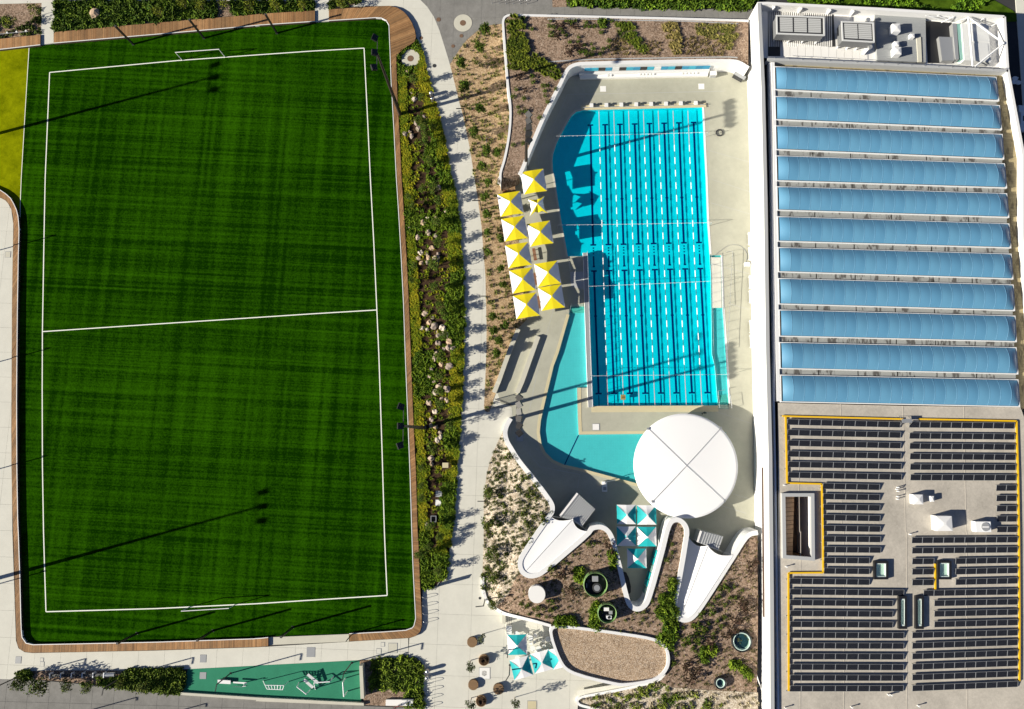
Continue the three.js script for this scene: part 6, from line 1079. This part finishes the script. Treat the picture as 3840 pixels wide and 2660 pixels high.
// garden roofs: individual tufts and bushes
const nh = () => HN + .01;
const zoneN = T(2, 0, HN, -45, 150, 100, 150, 120, 330, 170, 480, 300, 560, 430, 640, 440, 720, 330, 700, 230, 640, 90, 640, -30, 620, -40, 400);
fill(zoneN, 210, nh, 'roof_shrubs', 'dense band of green strappy shrubs down the corner of the raised garden', [.045, .085, .008], [.13, .15, .014], tuftL, M.tuft, .8, 1.35);
for (const [z, n, a, b, l] of [[T(2, 0, HN, 930, 220, 1060, 200, 1200, 420, 1230, 470, 1150, 500, 1060, 400, 960, 310), 90, [0.050, 0.107, 0.009], [0.135, 0.168, 0.017], 'diagonal clump of green shrubs in the raised garden'], [T(2, 0, HN, 1340, 210, 1480, 215, 1520, 330, 1540, 480, 1420, 500, 1400, 370), 95, [0.180, 0.157, 0.040], [0.337, 0.269, 0.090], 'straw-coloured grass patch in the raised garden'], [T(2, 0, HN, 1640, 220, 2010, 230, 2020, 330, 1950, 470, 1880, 370, 1660, 310), 120, [0.090, 0.123, 0.017], [0.269, 0.236, 0.067], 'mixed grass patch in the raised garden beside the building']]) fill(z, n, nh, 'roof_shrubs', l, a, b, tuftA, M.tuft, .7, 1.2);
// narrow grasses in rows
fill(T(2, 0, HN, 880, 330, 1340, 380, 1330, 500, 860, 500), 130, nh, 'roof_grass', 'rows of small dry grasses in the raised garden', [0.135, 0.101, 0.045], [0.224, 0.180, 0.067], tuftB, M.tuft, .5, .9); fill(T(2, 0, HN, 1560, 330, 1920, 350, 1900, 500, 1560, 500), 120, nh, 'roof_grass', 'rows of dry grasses in the raised garden beside the building', [0.135, 0.101, 0.045], [0.224, 0.180, 0.067], tuftB, M.tuft, .5, .9);
const bushP = (cols, label, group, n = 110) => { const o = thing('roof_bush', label, 'bush', V(0, 0, 0), group); part('foliage', leafCloud(n, .5, .36, .5, .12, cols, 7).translate(0, .3, 0), M.leaf, o, true); part('stem', cyl(.03, .3, 0, 0, 0, 6), M.bark, o, true); scene.remove(o); return o; };
delete used.roof_bush;
const bp = { n: bushP([...GREEN, ...OLIVE], 'small round green bush in the brown raised garden at the deep end', 'round bushes of the raised garden'), s: bushP([...OLIVE, ...GREEN], 'small round olive bush on the brown planted roof', 'round bushes of the planted roof'), d: bushP(RED, 'small dark red-brown spiky plant on the brown planted roof', 'dark plants of the planted roof', 60), w: bushP([...DARK, ...OLIVE], 'small dark green bush in the sandy sloping garden', 'bushes of the sandy garden') };
delete used.roof_bush;
const putBush = (k, p, s) => { const c = bp[k].clone(); c.name = numbered('roof_bush'); c.position.copy(p); c.rotation.y = rnd() * 6.28; c.scale.set(s * rr(.9, 1.1), s, s * rr(.9, 1.1)); scene.add(c); };
for (const [x, y] of [[345, 190], [340, 245], [380, 252], [435, 275], [345, 290], [340, 325], [378, 325], [460, 295], [485, 325], [490, 190], [530, 215], [565, 190], [660, 205], [690, 240], [655, 245], [740, 245], [800, 290], [895, 200], [875, 380], [600, 335], [515, 385], [590, 375], [650, 415], [720, 400], [725, 445], [655, 465], [610, 475], [715, 490], [675, 495], [800, 485], [820, 450], [870, 430], [170, 265], [390, 810 ], [285, 780], [290, 825], [300, 865], [320, 915], [40, 805], [100, 895], [55, 970], [120, 1000], [75, 1015], [15, 875], [255, 1065], [15, 1310], [100, 1300], [125, 1170], [320, 780], [180, 700], [185, 740]]) putBush('n', P(2, 0, x, y, HN), rr(.65, 1.0));
fill(T(2, 0, HN, 780, 180, 850, 185, 840, 260, 780, 250), 18, nh, 'roof_shrubs', 'small leafy clump near the middle of the raised garden', [0.045, 0.101, 0.009], [0.101, 0.146, 0.013], bushG, M.leaf, .6, 1); 
for (const [x, y] of [[75, 715], [130, 825], [560, 440], [590, 430], [415, 330], [440, 230], [560, 265], [520, 470]]) putBush('d', P(2, 0, x, y, HN), rr(1.2, 1.8));
const onS = (x, y) => S(x, y)[0];
for (const [x, y, s] of [[735, 98, .9], [685, 118, 1.1], [545, 215, .7], [460, 262, .6], [390, 315, .7], [505, 290, .6], [352, 342, 1.5], [395, 530, .6], [280, 415, .8], [318, 628, .8], [360, 635, 1.1], [355, 710, 1.1], [398, 685, .8], [285, 695, .8], [235, 745, .9], [315, 765, .8], [385, 780, .8], [150, 650, 1.1], [125, 680, .8], [155, 735, .8], [85, 655, 1.0], [235, 688, 1.0], [205, 695, .9], [60, 730, .7], [1385, 248, 1], [1435, 115, .8], [1435, 190, .8], [1260, 628, .9], [1190, 715, 1], [1170, 785, .9], [1120, 730, .7], [1022, 800, .7], [1915, 475, 1.5], [1870, 508, 1], [1945, 522, .9], [2065, 518, .9], [1865, 568, 1.3], [1810, 605, 1], [1920, 655, 1], [2000, 485, .8], [1965, 598, .9], [2015, 588, .9], [1800, 705, 1.7], [1730, 720, 1], [1690, 757, 1.2], [1915, 768, 1], [1850, 790, 1.1], [1770, 815, 1], [1765, 660, .8], [1680, 860, 2], [1750, 862, 1.1], [1625, 848, 1], [1648, 908, 1], [1715, 908, 1], [1815, 905, 1], [1590, 958, 2], [1680, 970, 1.8], [1495, 932, 1], [1535, 968, .8], [1545, 1025, 1], [1632, 1025, .7], [1612, 1055, .8], [1655, 1085, .9], [1700, 1045, 1.1], [1800, 962, .8], [1540, 858, .8], [1455, 1165, .9], [1475, 1090, .8], [1440, 1195, .8], [1885, 845, 1.2], [980, 910, .8], [1065, 915, .7], [830, 880, .7]]) putBush('s', onS(x, y), s * .82);
for (const [x, y] of [[855, 140], [2120, 355], [2165, 260], [2080, 650], [2020, 770], [1990, 860], [1930, 910], [1580, 1160], [1640, 1230], [1600, 1300], [1540, 1230], [480, 390], [520, 500], [1760, 1010], [540, 560], [2110, 680]]) putBush('d', onS(x, y), rr(1.3, 2.1));
for (let k = 0; k < 55; k++) { const p = scatter(sandRing, 1, hSouth)[0]; if (p) putBush('w', p, rr(.55, 1.35)); }
for (const [z, n, l] of [[[560, 330, 650, 350, 640, 460, 590, 470], 26, 'leafy green clump beside the larger green drum'], [[870, 170, 930, 180, 955, 320, 900, 330], 30, 'leafy green clump against the courtyard wall'], [[700, 660, 790, 640, 790, 880, 700, 870], 55, 'leafy green clump beside the smaller green drum'], [[410, 770, 540, 770, 590, 840, 400, 840], 60, 'leafy green clump at the white edge above the cafe'], [[1340, 560, 1460, 560, 1500, 800, 1440, 1070, 1300, 980, 1390, 850, 1290, 720], 190, 'broad leafy green drift between the courtyard and the shade sail'], [[1420, 430, 1480, 440, 1460, 540, 1410, 520], 24, 'leafy green clump beside the shaded sail'], [[1700, 1060, 1810, 1000, 1840, 1080, 1720, 1160], 40, 'leafy green clump in the open part of the planted roof'], [[2050, 1200, 2110, 1210, 2150, 1300, 2090, 1320], 22, 'bright green clump near the building wall'], [[1960, 1170, 2040, 1160, 2040, 1210, 1970, 1220], 14, 'small bright green clump on the planted roof']]) fill(S(...z), n, hSouth, 'roof_shrubs', l, [0.045, 0.107, 0.007], [0.135, 0.191, 0.013], bushG, M.leaf, .7, 1.2);
fill(brownRing, 900, hSouth, 'roof_grass', 'tiny sparse tufts over the brown planted roof', [0.067, 0.073, 0.022], [0.157, 0.135, 0.056], tuftB, M.tuft, .4, .75);
fill(sandRing, 620, hSouth, 'roof_grass', 'small tufts over the sandy sloping garden', [0.056, 0.073, 0.022], [0.135, 0.146, 0.045], tuftB, M.tuft, .6, 1.0);
fill(rampRing, 130, hRamp, 'ground_cover', 'rough green plants in the sandy ramp bed below the cafe', [0.056, 0.112, 0.009], [0.202, 0.236, 0.034], bushG, M.leaf, .5, 1.1, p => patch(p) > .42);
fill(rampRing, 160, hRamp, 'ground_cover', 'dry straw plants in the sandy ramp bed below the cafe', [0.224, 0.191, 0.112], [0.359, 0.314, 0.202], tuftB, M.tuft, .8, 1.3);
// boulders of the dry creek
const rockG = [0, 1, 2, 3].map(k => { const g = new THREE.IcosahedronGeometry(.5, 1), p = g.attributes.position, m = new Map(); for (let i = 0; i < p.count; i++) { const key = [p.getX(i), p.getY(i), p.getZ(i)].map(v => v.toFixed(3)).join(); if (!m.has(key)) m.set(key, rr(.72, 1.2)); const s = m.get(key); p.setXYZ(i, p.getX(i) * s * 1.15, p.getY(i) * s * .75, p.getZ(i) * s); } g.computeVertexNormals(); return g; });
const boulder = (p, s, l) => { const o = new THREE.Mesh(rockG[Math.floor(rnd() * 4)], M.rocks[Math.floor(rnd() * 4)]); o.name = numbered('boulder'); o.position.copy(p).setY(p.y + .12 * s); o.rotation.set(rr(-.3, .3), rnd() * 6.28, rr(-.3, .3)); o.scale.setScalar(s); tag(o, l, 'boulder', 'boulders of the dry creek'); scene.add(o); };
const BL = 'sandstone boulder in the dry creek of the planted strip';
for (const [r, list] of [[0, [[1362, 640, 34], [1425, 890, 44], [1442, 1105, 44], [1460, 1155, 44], [1345, 1205, 46], [1400, 1225, 40], [1385, 1190, 30], [1400, 830, 24], [1515, 1045, 30]]], [1, [[1640, 90, 46], [1600, 100, 28], [1710, 310, 30], [1620, 360, 40], [1545, 365, 36], [1505, 415, 52], [1550, 500, 46], [1615, 525, 36], [1457, 540, 44], [1375, 460, 28], [1580, 635, 44], [1487, 680, 46], [1535, 690, 34], [1550, 725, 40], [1620, 735, 66], [1460, 730, 42], [1490, 768, 38], [1545, 765, 36], [1640, 690, 30], [1520, 1225, 48], [1590, 1262, 30], [1558, 1310, 44], [1605, 1340, 56], [1678, 1355, 56], [1497, 1358, 40], [1540, 1370, 30], [1630, 1390, 26], [1705, 1412, 56], [1645, 1425, 42], [1640, 1495, 46], [1740, 1485, 56], [1735, 1535, 52], [1770, 1535, 46], [1620, 1580, 36], [1690, 1540, 28]]], [2, [[1610, 35, 46], [1665, 85, 40], [1738, 105, 60], [1575, 130, 36], [1560, 200, 36], [1600, 245, 30], [1645, 290, 48], [1718, 310, 58], [1615, 340, 56], [1670, 400, 34], [1714, 410, 40], [1555, 435, 46], [1612, 515, 44], [1580, 585, 40], [1575, 640, 34], [1615, 655, 36], [1655, 700, 30], [1660, 740, 40], [1635, 770, 46], [1575, 935, 46], [1580, 985, 34], [1540, 1525, 40]]]]) for (const [x, y, d] of list) boulder(P(1, r, x, y, .2).setY(.03), d / 2.4 / 23 * 1.15, BL);
boulder(P(0, 0, 856, 130, .4).setY(.05), 1.9, 'big pale boulder alone in the ground cover of the bank');
{ const o = thing('info_sign', 'brown interpretive sign standing in the planted strip', 'sign', P(1, 2, 1710, 995, 0)); part('panel', bx(.95, .06, .8, 0, 1.0, 0).rotateZ(0), M.coping, o, true); for (const z of [-.3, .3]) part('post', bx(.08, 1, .08, -.35, .5, z), M.black, o, true); part('backing', bx(1.0, .04, .86, 0, .95, 0), M.black, o, true); }
{ const o = thing('steel_crate', 'open steel-framed utility box in the planted strip', 'box', P(1, 2, 1600, 1478, 0)); part('frame', wall([V(-.4, .5, -.45), V(.4, .5, -.45), V(.4, .5, .45), V(-.4, .5, .45)], .1, 0, true), M.galv, o, true); part('pit', bx(.75, .1, .85, 0, .06, 0), M.black, o, true); }
{ const o = thing('blade_sign', 'tall dark blade sign at the end of the planted strip', 'sign', P(1, 3, 1640, 478, 0)); part('blade', bx(.7, 2.3, .09, 0, 1.15, 0).rotateY(1.0), M.charcoal, o, true); part('footing', bx(.9, .05, .3, 0, .03, 0).rotateY(1.0), M.grey, o, true); }

scene.traverse(o => { if (o.isMesh) { o.castShadow = true; o.receiveShadow = true; } });
renderer.render(scene, camera);
